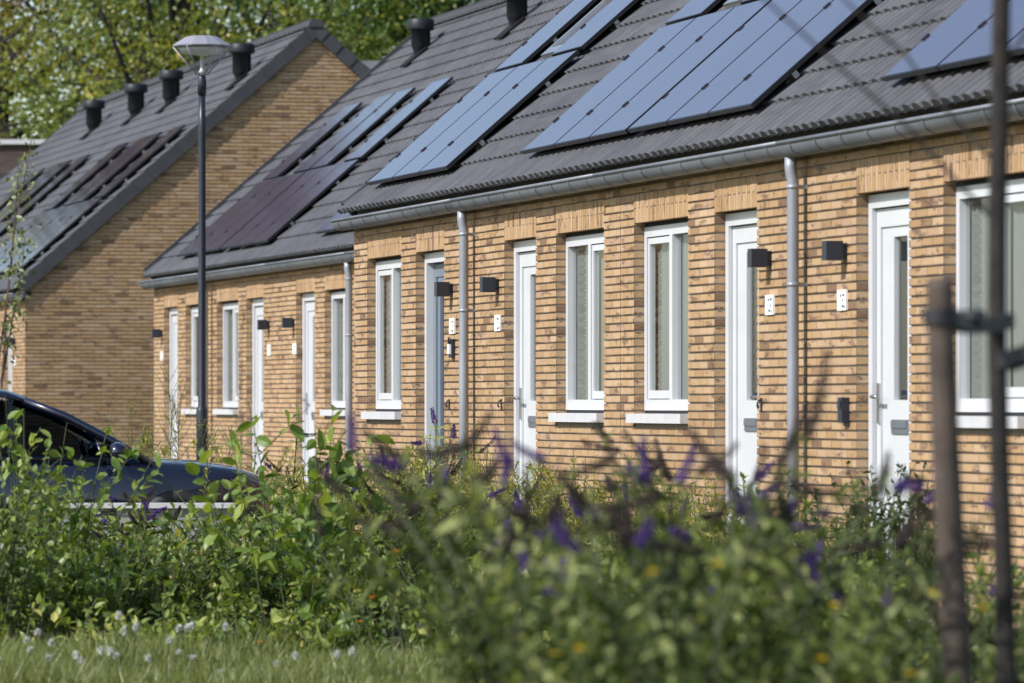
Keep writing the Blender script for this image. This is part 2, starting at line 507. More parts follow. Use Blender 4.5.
# ------------------------------------------------------------------ ground
def ground_mat():
    m, nt, b = new_mat("soil_and_grass")
    tc = nd(nt, "ShaderNodeTexCoord").outputs["Object"]
    n1 = noise(nt, tc, 0.7, 6, 0.65); n2 = noise(nt, tc, 14.0, 5, 0.7)
    c = mixc(nt, mapr(nt, n1, .4, .6), ramp(nt, n2, [(.3, (.035, .028, .018)), (.7, (.085, .068, .045))]), ramp(nt, n2, [(.3, (.04, .06, .015)), (.7, (.10, .13, .035))]))
    nt.links.new(c, b.inputs["Base Color"]); b.inputs["Roughness"].default_value = 0.95
    bp = nd(nt, "ShaderNodeBump"); bp.inputs["Strength"].default_value = .6; bp.inputs["Distance"].default_value = .05
    nt.links.new(n2, bp.inputs["Height"]); nt.links.new(bp.outputs[0], b.inputs["Normal"])
    return m
M['ground'] = ground_mat()
xs = np.concatenate([np.linspace(-900, -130, 12), np.linspace(-110, 20, 66), np.linspace(60, 700, 10)])
ys = np.concatenate([np.linspace(-700, -50, 10), np.linspace(-40, 40, 41), np.linspace(60, 700, 10)])
gx, gy = np.meshgrid(xs, ys)
gz = GZ + 0.03 * np.sin(gx * 1.7) * np.cos(gy * 1.3) - 0.02
V = np.stack([gx, gy, gz], -1).reshape(-1, 3)
ny, nx = gx.shape
ii = (np.arange(ny - 1)[:, None] * nx + np.arange(nx - 1)[None, :]).reshape(-1)
tag(np_mesh("ground", V, np.stack([ii, ii + 1, ii + nx + 1, ii + nx], -1), M['ground'], smooth=True), kind="structure")

# ------------------------------------------------------------------ terraced houses
PITCH = math.tan(R(41.2)); CP = math.cos(R(41.2)); SP = math.sin(R(41.2))
EY, EZ = -0.11, 2.743          # lower edge of the roof slope
HEAD, SILL = 2.30, 0.98
WB = -0.42                     # foot of the brickwork

def roof_pt(x, t, n=0.0, back=None):
    """point on the front slope: t metres up the slope, n metres off it"""
    return (x, EY + t * CP - n * SP, EZ + t * SP + n * CP)

def slope_len(d):
    return (d - EY) / CP

ROLL = [(0.0, 0.0), (0.034, 0.001), (0.048, 0.028), (0.080, 0.037), (0.130, 0.037), (0.164, 0.028), (0.178, 0.001)]
def tile_sheet(mb, x0, x1, d, mirror=False):
    """interlocking tiles as one sheet: rolls across, a step at each course"""
    n = max(1, round((x1 - x0) / 0.172)); w = (x1 - x0) / n
    px, ph = [], []
    for i in range(n):
        for a, h in ROLL:
            px.append(x0 + (i + a / 0.2) * w); ph.append(h)
    px.append(x1); ph.append(0.0)
    T = slope_len(d)
    exp = 0.285
    nc = int(math.ceil(T / exp))
    K = len(px)
    for c in range(nc):
        t0 = c * exp - 0.01 - (0.075 if c == 0 else 0); t1 = min(T, c * exp + exp + 0.01)
        jit = [random.uniform(-.003, .003) for _ in range(n + 1)]
        rows = []
        for (t, add) in ((t0 + .004, 0.004), (t0, 0.026), (t1, 0.0)):
            pts = []
            for q in range(K):
                j = jit[q // len(ROLL)]
                hh = (ph[q] + add) if add != 0.004 else 0.004 + ph[q] * .25
                p = roof_pt(px[q], t + (j if add == .026 else 0), hh)
                if mirror:
                    p = (p[0], 2 * d - p[1], p[2])
                pts.append(p)
            rows.append(mb.verts(pts))
        for r0, r1 in zip(rows, rows[1:]):
            for q in range(K - 1):
                f = [r0 + q, r0 + q + 1, r1 + q + 1, r1 + q]
                mb.face(f[::-1] if mirror else f)

def verge(mb, x, side, d, up=False):
    """verge tiles down both slopes at a gable end; side = +1 faces +x"""
    T = slope_len(d); exp = 0.285
    for mirror in (False, True):
        for c in range(int(math.ceil(T / exp))):
            t0 = c * exp; t1 = min(T, t0 + exp + .03)
            a = [roof_pt(x + side * .016, t0 - .01, .10 if up else .076), roof_pt(x, t1, .10 if up else .054), roof_pt(x, t1, -.132), roof_pt(x + side * .016, t0 - .01, -.120)]
            o = side * .045
            bk = [(p[0] - o, p[1], p[2]) for p in a]
            b = mb.verts([(p[0], (2 * d - p[1]) if mirror else p[1], p[2]) for p in a + bk])
            for q in ((0, 1, 2, 3), (7, 6, 5, 4), (0, 4, 5, 1), (1, 5, 6, 2), (2, 6, 7, 3), (3, 7, 4, 0)):
                mb.face([b + i for i in q])
            # tile top next to the flap
            a2 = [roof_pt(x, t0 - .01, .075), roof_pt(x, t1, .045), roof_pt(x - side * .16, t1, .03), roof_pt(x - side * .16, t0 - .01, .055),
                  roof_pt(x, t0 - .01, .02), roof_pt(x - side * .16, t0 - .01, .0)]
            b = mb.verts([(p[0], (2 * d - p[1]) if mirror else p[1], p[2]) for p in a2])
            mb.face([b, b + 1, b + 2, b + 3]); mb.face([b, b + 3, b + 5, b + 4])

def half_round(mb, x0, x1, yc, zc, r, a0, a1, n=12, smooth=True, ends=True):
    r0 = []
    for x in (x0, x1):
        r0.append(mb.verts([(x, yc + r * math.cos(a0 + (a1 - a0) * k / n), zc + r * math.sin(a0 + (a1 - a0) * k / n)) for k in range(n + 1)]))
    for k in range(n):
        mb.face([r0[0] + k, r0[0] + k + 1, r0[1] + k + 1, r0[1] + k], smooth=smooth)
    if ends:
        mb.face([r0[0] + k for k in range(n + 1)]); mb.face([r0[1] + k for k in range(n + 1)][::-1])

def courses(mb, spans_at, z0, z1, axis='x', face=0.0, depth=0.09, sign=-1):
    """raised brick courses; spans_at(za, zb) gives the solid spans of one course"""
    k0 = math.ceil((z0 + 1e-6) / ROW); k1 = math.floor(z1 / ROW)
    for k in range(k0, k1):
        za, zb = k * ROW + 0.0005, k * ROW + 0.0452
        for a, b in spans_at(za, zb):
            if b - a < 0.01: continue
            if axis == 'x':
                mb.box(a, b, face, face + depth, za, zb, skip="b")
            else:
                xa, xb = (face - depth, face) if sign > 0 else (face, face + depth)
                mb.box(xa, xb, a, b, za, zb, skip=("l" if sign > 0 else "r"))

def window(parent, a, b, sash_side):
    """white framed window: fixed light and a tilting sash"""
    y = 0.074
    w = b - a; mid = (a + b) / 2
    mb = MB(); mb.mat(M['white'])
    z0, z1 = SILL + 0.022, HEAD - 0.03
    J = 0.062
    D = .062
    mb.box(a + .004, a + J, y, y + D, z0, z1); mb.box(b - J, b - .004, y, y + D, z0, z1)
    mb.box(a + J, b - J, y, y + D, z1 - .07, z1); mb.box(a + J, b - J, y, y + D, z0, z0 + .075)
    mb.box(mid - .035, mid + .035, y, y + D, z0 + .075, z1 - .07)
    mb.mat(M['black'])
    mb.box(a + .004, b - .004, y + .004, y + .085, z1, HEAD - .002); mb.box(a + .004, b - .004, y + .006, y + .085, SILL + .002, z0)
    win = mb.build("window", parent=parent)
    lo, hi = z0 + .075, z1 - .07
    halves = {'l': (a + J, mid - .035), 'r': (mid + .035, b - J)}
    for side, (p, q) in halves.items():
        if side == sash_side:
            s = MB(); s.mat(M['white'])
            t = .042
            ys, ye = y + .010, y + .052
            s.box(p + .006, p + t, ys, ye, lo + .006, hi - .008); s.box(q - t, q - .006, ys, ye, lo + .006, hi - .008)
            s.box(p + t, q - t, ys, ye, hi - .008 - t, hi - .008); s.box(p + t, q - t, ys, ye, lo + .006, lo + .062)
            s.build("sash", parent=win)
            g = MB(); g.box(p + t, q - t, y + .026, y + .030, lo + .062, hi - .008 - t); g.build("pane", M['glass'], win)
        else:
            g = MB(); g.box(p, q, y + .040, y + .044, lo, hi); g.build("pane", M['glass'], win)
    s = MB()
    s.box(a - .012, b + .0, -.055, y + .01, SILL - .065, SILL); s.build("sill", M['sill'], win)
    # a curtain hanging in folds behind the glass
    c = MB()
    n = 60; pts = []
    span = w - .06
    for i in range(n + 1):
        x = a + .03 + span * i / n
        yy = y + .078 + .008 * math.sin(i * 1.55 + a) + .004 * math.sin(i * .7)
        pts += [(x, yy, SILL - .02), (x, yy, HEAD + .02)]
    bb = c.verts(pts)
    for i in range(n):
        c.face([bb + 2 * i, bb + 2 * i + 2, bb + 2 * i + 3, bb + 2 * i + 1], smooth=True)
    c.build("curtain", M['curtain'], win)
    return win
M['curtain'] = simple("curtain_cloth", (0.165, 0.18, 0.175), 0.9, var=0.04, scale=1.5)

def door(parent, a, b, handle='l', leaf='white', label=None):
    y = 0.074
    mb = MB(); mb.mat(M['white'])
    J = .075; H = HEAD - .012
    mb.box(a + .004, a + J, y, y + .10, -.02, H); mb.box(b - J, b - .004, y, y + .10, -.02, H); mb.box(a + J, b - J, y, y + .10, H - .08, H)
    fr_zone = (a + J, b - J)
    lm = M['white'] if leaf == 'white' else M['greydoor']
    d = MB(); d.mat(lm)
    p, q = fr_zone[0] + .004, fr_zone[1] - .004
    top = H - .085
    yl = y + .04
    if leaf != 'white':
        yl = y + .075
    cx = (p + q) / 2; gw = .125
    g0, g1 = 1.07, 2.03
    if leaf != 'white':
        gw, g0 = .26, .30
    # leaf built round its glass slot
    d.box(p, cx - gw, yl, yl + .05, 0.0, top); d.box(cx + gw, q, yl, yl + .05, 0.0, top)
    d.box(cx - gw, cx + gw, yl, yl + .05, 0.0, g0); d.box(cx - gw, cx + gw, yl, yl + .05, g1, top)
    # raised outer moulding
    t = .075
    d.box(p + .002, p + t, yl - .012, yl - .002, .02, top - .004); d.box(q - t, q - .002, yl - .012, yl - .002, .02, top - .004)
    d.box(p + t, q - t, yl - .012, yl - .002, top - .11, top - .004)
    dr = d.build("door", parent=parent)
    if label: dr["label"] = label
    mb.build("door_frame", parent=dr)
    g = MB(); g.box(cx - gw + .002, cx + gw - .002, yl + .022, yl + .026, g0, g1); g.mat(M['black']); g.box(cx - gw + .002, cx + gw - .002, yl + .034, yl + .044, g0, g1)
    g.mats = [M['glass'], M['black']]; g.mi = [0] * 6 + [1] * 6
    g.build("pane", parent=dr)
    h = MB()
    hx = p + .055 if handle == 'l' else q - .055
    s = 1 if handle == 'l' else -1
    h.box(hx - .018, hx + .018, yl - .024, yl - .012, .93, 1.17)
    h.tube([(hx, yl - .014, 1.09), (hx, yl - .065, 1.09), (hx + s * .02, yl - .07, 1.09), (hx + s * .13, yl - .07, 1.088)], .011, 8)
    h.build("door_handle", M['steel'], dr)
    l = MB()
    if leaf != 'white':
        l.box(cx - .15, cx + .15, yl - .010, yl - .001, .16, .245)
    else: l.box(cx - .15, cx + .15, yl - .010, yl - .001, .87, .955); l.box(cx - .14, cx + .14, yl - .017, yl - .0105, .905, .945)
    l.build("letter_slot", M['slot'], dr)
    return dr

def wall_lamp(parent, x, z=1.965):
    mb = MB()
    mb.box(x - .035, x + .035, -.03, 0.0, z - .045, z + .045)
    mb.box(x - .045, x + .045, -.135, -.03, z - .058, z + .058)
    mb.build("wall_lamp", M['dark'], parent)

def number_plate(parent, x, z=1.67, seed=0):
    mb = MB(); mb.mat(M['plate']); mb.box(x - .085, x + .085, -.014, 0.0, z - .062, z + .062)
    # the small dark marks on the plate
    mb.mat(M['dark'])
    r = random.Random(seed)
    for (u, w, v) in ((-.005, .02, .032), (.045, .03, .034), (.035, .016, .0), (.02, .03, -.04), (.058, .012, -.038)):
        u += r.uniform(-.01, .01); v += r.uniform(-.006, .006)
        mb.box(x + u - w / 2, x + u + w / 2, -.0165, -.0135, z + v - .007, z + v + .007)
    mb.build("house_number", parent=parent)

def hook(parent, x, z=1.04):
    mb = MB()
    mb.tube([(x, 0.0, z + .03), (x, -.02, z + .03), (x, -.03, z + .01), (x, -.03, z - .01), (x, -.02, z - .02)], .007, 6)
    mb.box(x - .013, x + .013, -.008, 0, z - .045, z + .045)
    mb.build("wall_hook", M['dark'], parent)

def bell(parent, x, z=1.01):
    mb = MB(); mb.box(x - .04, x + .04, -.05, 0, z - .075, z + .075); mb.box(x - .028, x + .028, -.058, -.05, z + .01, z + .055); mb.box(x - .05, x + .05, -.012, 0, z - .095, z - .075)
    mb.build("bell_unit", M['dark'], parent)

def keysafe(parent, x, z=1.49):
    mb = MB(); mb.mat(M['dark']); mb.box(x - .055, x + .055, -.03, 0, z - .075, z + .075)
    mb.mat(M['plate']); mb.box(x - .03, x + .03, -.048, -.03, z - .045, z + .035)
    mb.mat(M['dark']); mb.tube([(x - .028, -.038, z + .036), (x - .028, -.038, z + .075), (x, -.038, z + .088), (x + .028, -.038, z + .075), (x + .028, -.038, z + .036)], .006, 6)
    mb.build("key_safe", parent=parent)

def downpipe(parent, x):
    mb = MB()
    r = .0375
    mb.tube([(x, -.105, 2.56), (x, -.105, 2.50), (x, -.10, 2.46), (x, -.09, 2.42), (x, -.09, 1.2), (x, -.09, -.2)], r, 14)
    for z in (2.38, 1.78, .55):
        mb.tube([(x, -.09, z - .012), (x, -.09, z + .012)], r + .003, 14)
        mb.box(x - .012, x + .012, -.06, .0, z - .012, z + .012)
    mb.build("downpipe", M['pipe'], parent)

def gutter(parent, x0, x1, cap_l=False, cap_r=False):
    mb = MB()
    yc, zc, r = -.105, 2.645, .085
    # shell with thickness: outer and inner half-rounds
    half_round(mb, x0, x1, yc, zc, r, math.pi, 2 * math.pi, 14, ends=cap_l or cap_r)
    half_round(mb, x0, x1, yc, zc, r - .006, math.pi, 2 * math.pi, 14, ends=False)
    mb.tube([(x0, yc - r - .002, zc + .002), (x1, yc - r - .002, zc + .002)], .013, 8)
    n = max(1, int(round((x1 - x0) / .5)))
    for i in range(n):
        x = x0 + (i + .5) * (x1 - x0) / n
        half_round(mb, x - .014, x + .014, yc, zc, r + .005, math.pi * .98, 2 * math.pi, 12, ends=False)
        half_round(mb, x - .014, x + .014, yc, zc, r + .0005, math.pi * .98, 2 * math.pi, 12, ends=False)
    mb.build("gutter", M['zinc'], parent)

def solar_panel(parent, x, t, w=.985, h=1.45, cant=0.0, xc=0.0):
    mb = MB()
    n0, n1 = .092, .122
    U = Vector((0, CP, SP)); Nn = Vector((0, -SP, CP)); X = Vector((1, 0, 0))
    # the frames of one row sit a couple of degrees out of the roof plane
    X = (X + Nn * cant).normalized(); Nn = X.cross(U).normalized()
    dn = cant * (x - xc)
    n0 += dn; n1 += dn
    o = Vector(roof_pt(x + .004, t, n0))
    mb.mat(M['frame_dark']); mb.obox(o, X * (w - .008), U * h, Nn * (n1 - n0))
    mb.mat(M['panel'])
    o2 = Vector(roof_pt(x + .016, t + .012, n1 - .002))
    mb.obox(o2, X * (w - .032), U * (h - .024), Nn * .004)
    mb.mat(M['frame_dark'])
    for tt in (.25, .75):
        oc = Vector(roof_pt(x - .02, t + h * tt - .025, n1 - .01)); mb.obox(oc, X * .04, U * .05, Nn * .022)
    # rails and hooks underneath
    mb.mat(M['alu'])
    for tt in (.25, .75):
        oc = Vector(roof_pt(x + .03, t + h * tt - .02, .045 + dn)); mb.obox(oc, X * (w - .06), U * .04, Nn * (n0 - dn - .047))
        for xx in (.15, .8):
            oc = Vector(roof_pt(x + xx, t + h * tt - .05, .01)); mb.obox(oc, X * .03, U * .09, Nn * .04)
    return mb.build("solar_panel", parent=parent)

def roof_vent(parent, x, t):
    c = roof_pt(x, t, 0)
    mb = MB(); mb.mat(M['vent'])
    e = 0.0 if t < 4.5 else .08
    r = .124 if t < 4.5 else .142
    mb.lathe([(.06, -.06), (.075, .02), (r * .92, .14), (r, .15), (r, .36 + e), (r * 1.36, .362 + e), (r * 1.40, .38 + e), (r * 1.40, .49 + e), (r * 1.30, .505 + e), (.0001, .51 + e)], c, 20)
    mb.mat(M['lead'])
    X = Vector((1, 0, 0)); U = Vector((0, CP, SP)); Nn = Vector((0, -SP, CP))
    mb.obox(Vector(roof_pt(x - .21, t - .24, .062)), X * .40, U * .36, Nn * .022)
    mb.build("roof_vent", parent=parent)

def terraced_house(x0, x1, y0, d, label, group, openings, ends=(False, False), lamp=None, plate=None, hooks=None, pipe=None,
                   panels=(), vents=(), extra=None, seed=0, inset=0.0, cant=0.0):
    """one dwelling; openings: list of (kind, a, b, option) in world x"""
    org = Vector((x0, y0, 0.0))
    root = thing("terraced_house", org, label, "house", group)
    W = x1 - x0
    ops = [(k, a - x0, b - x0, opt) for (k, a, b, opt) in openings]
    depth = 2 * d
    zt = 2.63
    # --- walls
    mb = MB(); mb.mat(M['brick'])
    jl = 0.006 if not ends[0] else 0.0
    jr = 0.006 if not ends[1] else 0.0
    def spans(za, zb):
        cuts = []
        for k, a, b, opt in ops:
            lo = SILL - .066 if k == 'window' else -1
            hi = HEAD + .2
            if zb > lo and za < hi:
                cuts.append((a, b))
        cuts.sort()
        cur = jl; out = []
        for a, b in cuts:
            out.append((cur, a)); cur = b
        out.append((cur, W - jr))
        return out
    courses(mb, spans, WB, zt)
    for k, a, b, opt in ops:                      # soldier course over each opening
        n = int(round((b - a) / .0535)); w = (b - a) / n
        for i in range(n):
            xa, xb = a + i * w + .003, a + (i + 1) * w - .003
            bidx = len(mb.f)
            mb.box(xa, xb, 0.001, .09, HEAD, HEAD + .1985, skip="b")
            for fi in range(bidx, len(mb.f)):
                rr = math.floor((xa + x0) / .0535) ; uu = random.randint(0, 40) * .2
                cu = []
                for vi in mb.f[fi]:
                    vx, vy, vz = mb.v[vi]
                    cu.append((uu + .006 + (vz - HEAD) * .95, (rr + .1) * ROW + (vx - xa) / (xb - xa) * ROW * .8))
                mb.uv[fi] = cu
    # gable courses
    if ends[0] or ends[1]:
        def gspan(za, zb):
            t = zb - (EZ - .12)
            lo, hi = .091, depth
            if t > 0:
                lo = max(lo, EY + t / PITCH); hi = min(hi, depth - EY - t / PITCH)
            return [(lo, hi)] if hi - lo > .06 else []
        top = EZ + (d - EY) * PITCH
        if ends[1]: courses(mb, gspan, WB, top, 'y', W, .09, 1)
        if ends[0]: courses(mb, gspan, WB, top, 'y', 0.0, .09, -1)
    # mortar backing: piers, panels below sills, band above
    mb.mat(M['mortar'])
    g = .012; gx = .003
    edges = [(0.0 if not ends[0] else g)]
    xsb = sorted([(a, b, k) for k, a, b, o in ops])
    cur = 0.0 + (g if ends[0] else .0)
    endx = W - (g if ends[1] else .0)
    for a, b, k in xsb:
        mb.box(cur, a - gx, g, .30, WB, HEAD + .2); cur = b + gx
        if k == 'window':
            mb.box(a - gx, b + gx, g, .30, WB, SILL - .068)
            mb.box(a - gx, b + gx, .17, .30, SILL - .068, SILL + .01)
        else:
            mb.box(a - gx, b + gx, g, .30, WB, -.03)
    mb.box(cur, endx, g, .30, WB, HEAD + .2)
    mb.box(0.0 + (g if ends[0] else 0), endx, g + .03, .30, HEAD + .2, zt + .05)
    for a, b, k in xsb:
        mb.box(a, b, .085, .30, HEAD + .001, HEAD + .2)
    mb.box(0 + (g if ends[0] else 0), endx, g, .032, HEAD + .2, zt + .02)
    mb.box((.05 if ends[0] else 0), endx - (.02 if ends[1] else 0), -.02, g - .001, 2.635, 2.73)
    # party walls / gable cores
    def core(xa, xb):
        p = [(.30, WB), (depth - .02, WB), (depth - .02, EZ - .10), (d, EZ + (d - EY) * PITCH - .10), (.30, EZ + .41 * PITCH - .10)]
        b = mb.verts([(xa, q[0], q[1]) for q in p] + [(xb, q[0], q[1]) for q in p])
        mb.face([b + i for i in range(5)]); mb.face([b + 5 + i for i in range(5)][::-1])
        for i in range(5):
            j = (i + 1) % 5
            mb.face([b + i, b + j, b + 5 + j, b + 5 + i])
        p2 = [(.05, zt), (.30, zt), (.30, EZ + .41 * PITCH - .10), (.05, EZ + .16 * PITCH - .12)]
        b = mb.verts([(xa, q[0], q[1]) for q in p2] + [(xb, q[0], q[1]) for q in p2])
        mb.face([b + i for i in range(4)]); mb.face([b + 4 + i for i in range(4)][::-1])
        for i in range(4):
            j = (i + 1) % 4
            mb.face([b + i, b + j, b + 4 + j, b + 4 + i])
    core(g if ends[0] else 0.0, .1); core(W - .1, W - (g if ends[1] else 0.0))
    mb.mat(M['room'])
    mb.box(.1, W - .1, depth - .25, depth - .02, WB, EZ - .1)     # rear wall
    mb.box(.1, W - .1, .30, depth - .25, -.12, -.02)              # floor
    mb.box(.1, W - .1, .30, depth - .25, 2.55, 2.62)              # ceiling
    mb.box(.1, W - .1, 2.6, 2.7, -.02, 2.55)                      # room partition
    mb.build("wall", parent=root, uvo=org)
    # --- roof
    mb = MB(); mb.mat(M['tile'])
    rl = 0.0 if not ends[0] else inset
    rr = W if not ends[1] else W + .02
    tile_sheet(mb, rl, rr, d)
    tile_sheet(mb, rl, rr, d, mirror=True)
    mb.mat(M['verge'])
    if ends[0]: verge(mb, rl - .05, -1, d, inset > .29)
    if ends[1]: verge(mb, rr + .045, 1, d)
    rf = mb.build("roof", parent=root)
    # ridge tiles
    rd = MB(); top = EZ + (d - EY) * PITCH
    xa, xb = (rl - .06 if ends[0] else 0), (rr + .07 if ends[1] else W)
    n = int(round((xb - xa) / .38)); w = (xb - xa) / n
    for i in range(n):
        p, q = xa + i * w, xa + (i + 1) * w + (.02 if i < n - 1 else 0)
        rings = []
        for x, r, up in ((p, .135, .012), (p + .05, .135, .012), (p + .06, .122, 0), (q, .122, 0)):
            rings.append(rd.verts([(x, d + r * math.cos(an), top + .015 + up + r * .8 * math.sin(an)) for an in [(-.22 + (math.pi + .44) * k / 12) for k in range(13)]]))
        for r0, r1 in zip(rings, rings[1:]):
            for k in range(12):
                rd.face([r0 + k, r1 + k, r1 + k + 1, r0 + k + 1], smooth=False)
        rd.face([rings[0] + k for k in range(13)]); rd.face([rings[-1] + k for k in range(13)][::-1])
    rd.build("ridge", M['verge'], rf)
    pc = (min(q[0] for q in panels) + max(q[0] for q in panels) + .98) / 2 - x0 if panels else 0
    for (px_, t) in panels:
        solar_panel(root, px_ - x0, t, cant=cant, xc=pc, h=1.62 if y0 == YF else 1.45)
    for (vx, t) in vents:
        roof_vent(root, vx - x0, t)
    # --- gutter and fittings
    gutter(root, -.06 if ends[0] else 0.0, W + .06 if ends[1] else W, ends[0], ends[1])
    for k, a, b, opt in ops:
        if k == 'window': window(root, a, b, opt)
        else:
            door(root, a, b, *opt)
            st = MB(); st.box(a - .05, b + .05, -.42, .075, -.17, -.025); st.build("doorstep", M['concrete'], root)
    if lamp is not None: wall_lamp(root, lamp - x0)
    if plate is not None: number_plate(root, plate - x0, seed=seed)
    if hooks: hook(root, hooks - x0)
    if pipe is not None: downpipe(root, pipe - x0)
    if extra: extra(root, x0)
    return root

def trio(x, rows=((0, 1, 2), (0, 2)), pitch=1.0, t0=.165, step=1.49):
    """three panels in the lower row, the outer two again in the upper row"""
    out = []
    for r, cols in enumerate(rows):
        out += [(x + c * pitch, t0 + r * step) for c in cols]
    return out

YF, DF = 1.3729, 4.32
GN, GM, GF = "near row of terraced houses", "middle row of terraced houses", "far row of terraced houses"
def skylight(root, x0, x, t):
    mb = MB(); X = Vector((1, 0, 0)); U = Vector((0, CP, SP)); Nn = Vector((0, -SP, CP))
    mb.mat(M['alu'])
    o = lambda a, b, n: Vector(roof_pt(x - x0 + a, t + b, n))
    mb.obox(o(0, 0, .03), X * .62, U * .09, Nn * .07); mb.obox(o(0, .71, .03), X * .62, U * .09, Nn * .07)
    mb.obox(o(0, .09, .03), X * .07, U * .62, Nn * .07); mb.obox(o(.55, .09, .03), X * .07, U * .62, Nn * .07)
    mb.mat(M['panel']); mb.obox(o(.07, .09, .03), X * .48, U * .62, Nn * .045)
    mb.build("roof_window", parent=root)

DN = 3.65
# near row, left to right
terraced_house(-42.55, -38.0, 0, DN, "brick house at the left end of the near row, with the grey-blue front door", GN,
    [('window', -42.0, -40.66, 'l'), ('door', -40.10, -39.06, ('r', 'grey', "grey-blue front door with a tall glass panel"))], (True, False), inset=.28, lamp=-38.78, plate=-38.74, hooks=-38.86,
    pipe=-37.99, panels=trio(-41.70), extra=lambda r, x0: (keysafe(r, -38.72 - x0), skylight(r, x0, -40.40, 1.75)), seed=1)
terraced_house(-38.0, -33.6, 0, DN, "brick house right of the zinc downpipe, sharing it with the house with the grey-blue door", GN,
    [('door', -37.02, -36.03, ('l', 'white')), ('window', -35.42, -34.05, 'r')], lamp=-37.22, plate=-37.20, hooks=-37.1,
    panels=trio(-36.22), extra=lambda r, x0: skylight(r, x0, -34.95, 1.75), seed=2)
terraced_house(-33.6, -29.2, 0, DN, "brick house left of the thick downpipe, with a white door by a black wall hook", GN,
    [('window', -33.24, -31.87, 'l'), ('door', -31.24, -30.27, ('r', 'white'))], lamp=-29.98, plate=-29.96, hooks=-30.16,
    pipe=-29.2, panels=trio(-33.17), extra=lambda r, x0: skylight(r, x0, -31.9, 1.75), seed=3)
terraced_house(-29.2, -24.7, 0, DN, "brick house behind the young staked tree, with a black bell unit beside its white door", GN,
    [('door', -28.21, -27.22, ('l', 'white')), ('window', -26.61, -25.22, 'r')], (False, True), lamp=-28.42, plate=-28.46,
    panels=trio(-27.53), extra=lambda r, x0: bell(r, -28.38 - x0), seed=4)
# middle row, set back
YM, XM = 2.0336, 3.65
terraced_house(-64.75, -60.47, YM, XM, "brick house at the left end of the set-back row, against the far gable wall", GM,
    [('door', -63.98, -62.98, ('l', 'white')), ('window', -62.38, -61.05, 'l')], (True, False), inset=.30, lamp=-64.12, plate=-64.1,
    panels=trio(-62.70), vents=[(-62.12, 4.15)], pipe=-60.5,  seed=5)
terraced_house(-60.47, -56.07, YM, XM, "brick house just right of the street lamp post in the set-back row", GM,
    [('window', -60.18, -58.78, 'r'), ('door', -58.26, -57.2, ('r', 'white'))], lamp=-56.83, plate=-56.8,
    panels=trio(-59.63), vents=[(-56.9, 4.12)],  seed=6)
terraced_house(-56.07, -51.67, YM, XM, "brick house of the set-back row partly hidden by the near row's corner", GM,
    [('door', -55.25, -54.2, ('l', 'white')), ('window', -53.64, -52.3, 'r')], lamp=-55.36, plate=-55.3,
    panels=trio(-53.83), pipe=-51.93, seed=7)
terraced_house(-51.67, -47.27, YM, XM, "brick house wholly behind the left end of the near row", GM,
    [('window', -51.17, -49.92, 'r'), ('door', -49.25, -48.3, ('r', 'white'))], lamp=-48.0, plate=-48.0, panels=trio(-50.78), vents=[(-48.0, 4.12)],
    ends=(False, True), seed=8)
# far row with its gable towards us
YF, DF = 1.3729, 4.32
far = [(-72.0, "brick house whose gable wall faces us beyond the street lamp"), (-76.4, "second brick house from the gable in the far row"), (-80.8, "third brick house from the gable in the far row"),
       (-85.2, "fourth brick house from the gable in the far row"), (-89.6, "fifth brick house from the gable, leftmost of the far row")]
fp = [trio(-75.85, pitch=1.02, t0=.31, step=1.66), trio(-78.95, pitch=1.02, t0=.31, step=1.66), trio(-84.85, pitch=1.02, t0=.31, step=1.66), trio(-87.95, pitch=1.02, t0=.31, step=1.66), []]
fv = [[(-73.21, 4.72)], [(-79.33, 4.72)], [(-82.67, 4.7)], [(-87.06, 4.68)], []]
for i, (xr, lab) in enumerate(far):
    xl = xr - 4.4
    if i % 2 == 0:
        ops = [('door', xr - 2.25, xr - 1.35, ('l', 'white')), ('window', xr - 3.95, xr - 2.7, 'l')]; lm = xr - 1.75 + .75
    else:
        ops = [('window', xr - 1.75, xr - .5, 'r'), ('door', xr - 3.4, xr - 2.45, ('r', 'white'))]; lm = xr - 3.7
    terraced_house(xl, xr, YF, DF, lab, GF, ops, (i == 4, i == 0), lamp=lm, plate=lm, panels=fp[i], vents=fv[i], seed=20 + i)

# paths along the house fronts
def sheet_box(name, x0, x1, y0, y1, z0, z1, m):
    mb = MB(); mb.box(x0, x1, y0, y1, z0, z1); return tag(mb.build(name, m), kind="structure")
sheet_box("path", -47.2, -20, -.75, -.004, -.6, -.172, M['paver'])
sheet_box("path", -66, -47.22, .55, YM - .004, -.6, -.174, M['paver'])
sheet_box("path", -96, -66.02, -.1, YF - .004, -.6, -.176, M['paver'])
sheet_box("parking_bay", -46.5, -38.4, -8.0, -.76, -.6, -.29, M['asphalt'])

# dark flat-roofed building at the left edge, beyond the far row
p = at(-60, 108)
b0 = thing("flat_roofed_building", (p.x, p.y, GZ), "dark brick building with a pale flat roof edge at the left border", "building", rz=-YAW)
mb = MB(); mb.box(-5, 5, -8.2, 4.2, 0, 6.75); mb.build("wall", M['dark_brick'], b0, uvo=(0, 0, 0))
mb = MB(); mb.box(-5.1, 5.1, -8.3, 4.3, 6.752, 6.85); mb.build("roof_edge", M['sill'], b0)
p = at(388, 104)
b1 = thing("grey_building", (p.x, p.y, GZ), "pale grey flat roof edge showing between the far gable and the middle roof", "building", rz=-YAW)
mb = MB(); mb.box(-4, 4, -1.6, .28, 0, 7.9); mb.build("wall", M['dark_brick'], b1, uvo=(0, 0, 0))
mb = MB(); mb.box(-4.1, 4.1, -1.7, .34, 7.902, 8.27); mb.build("roof_edge", M['zinc'], b1)

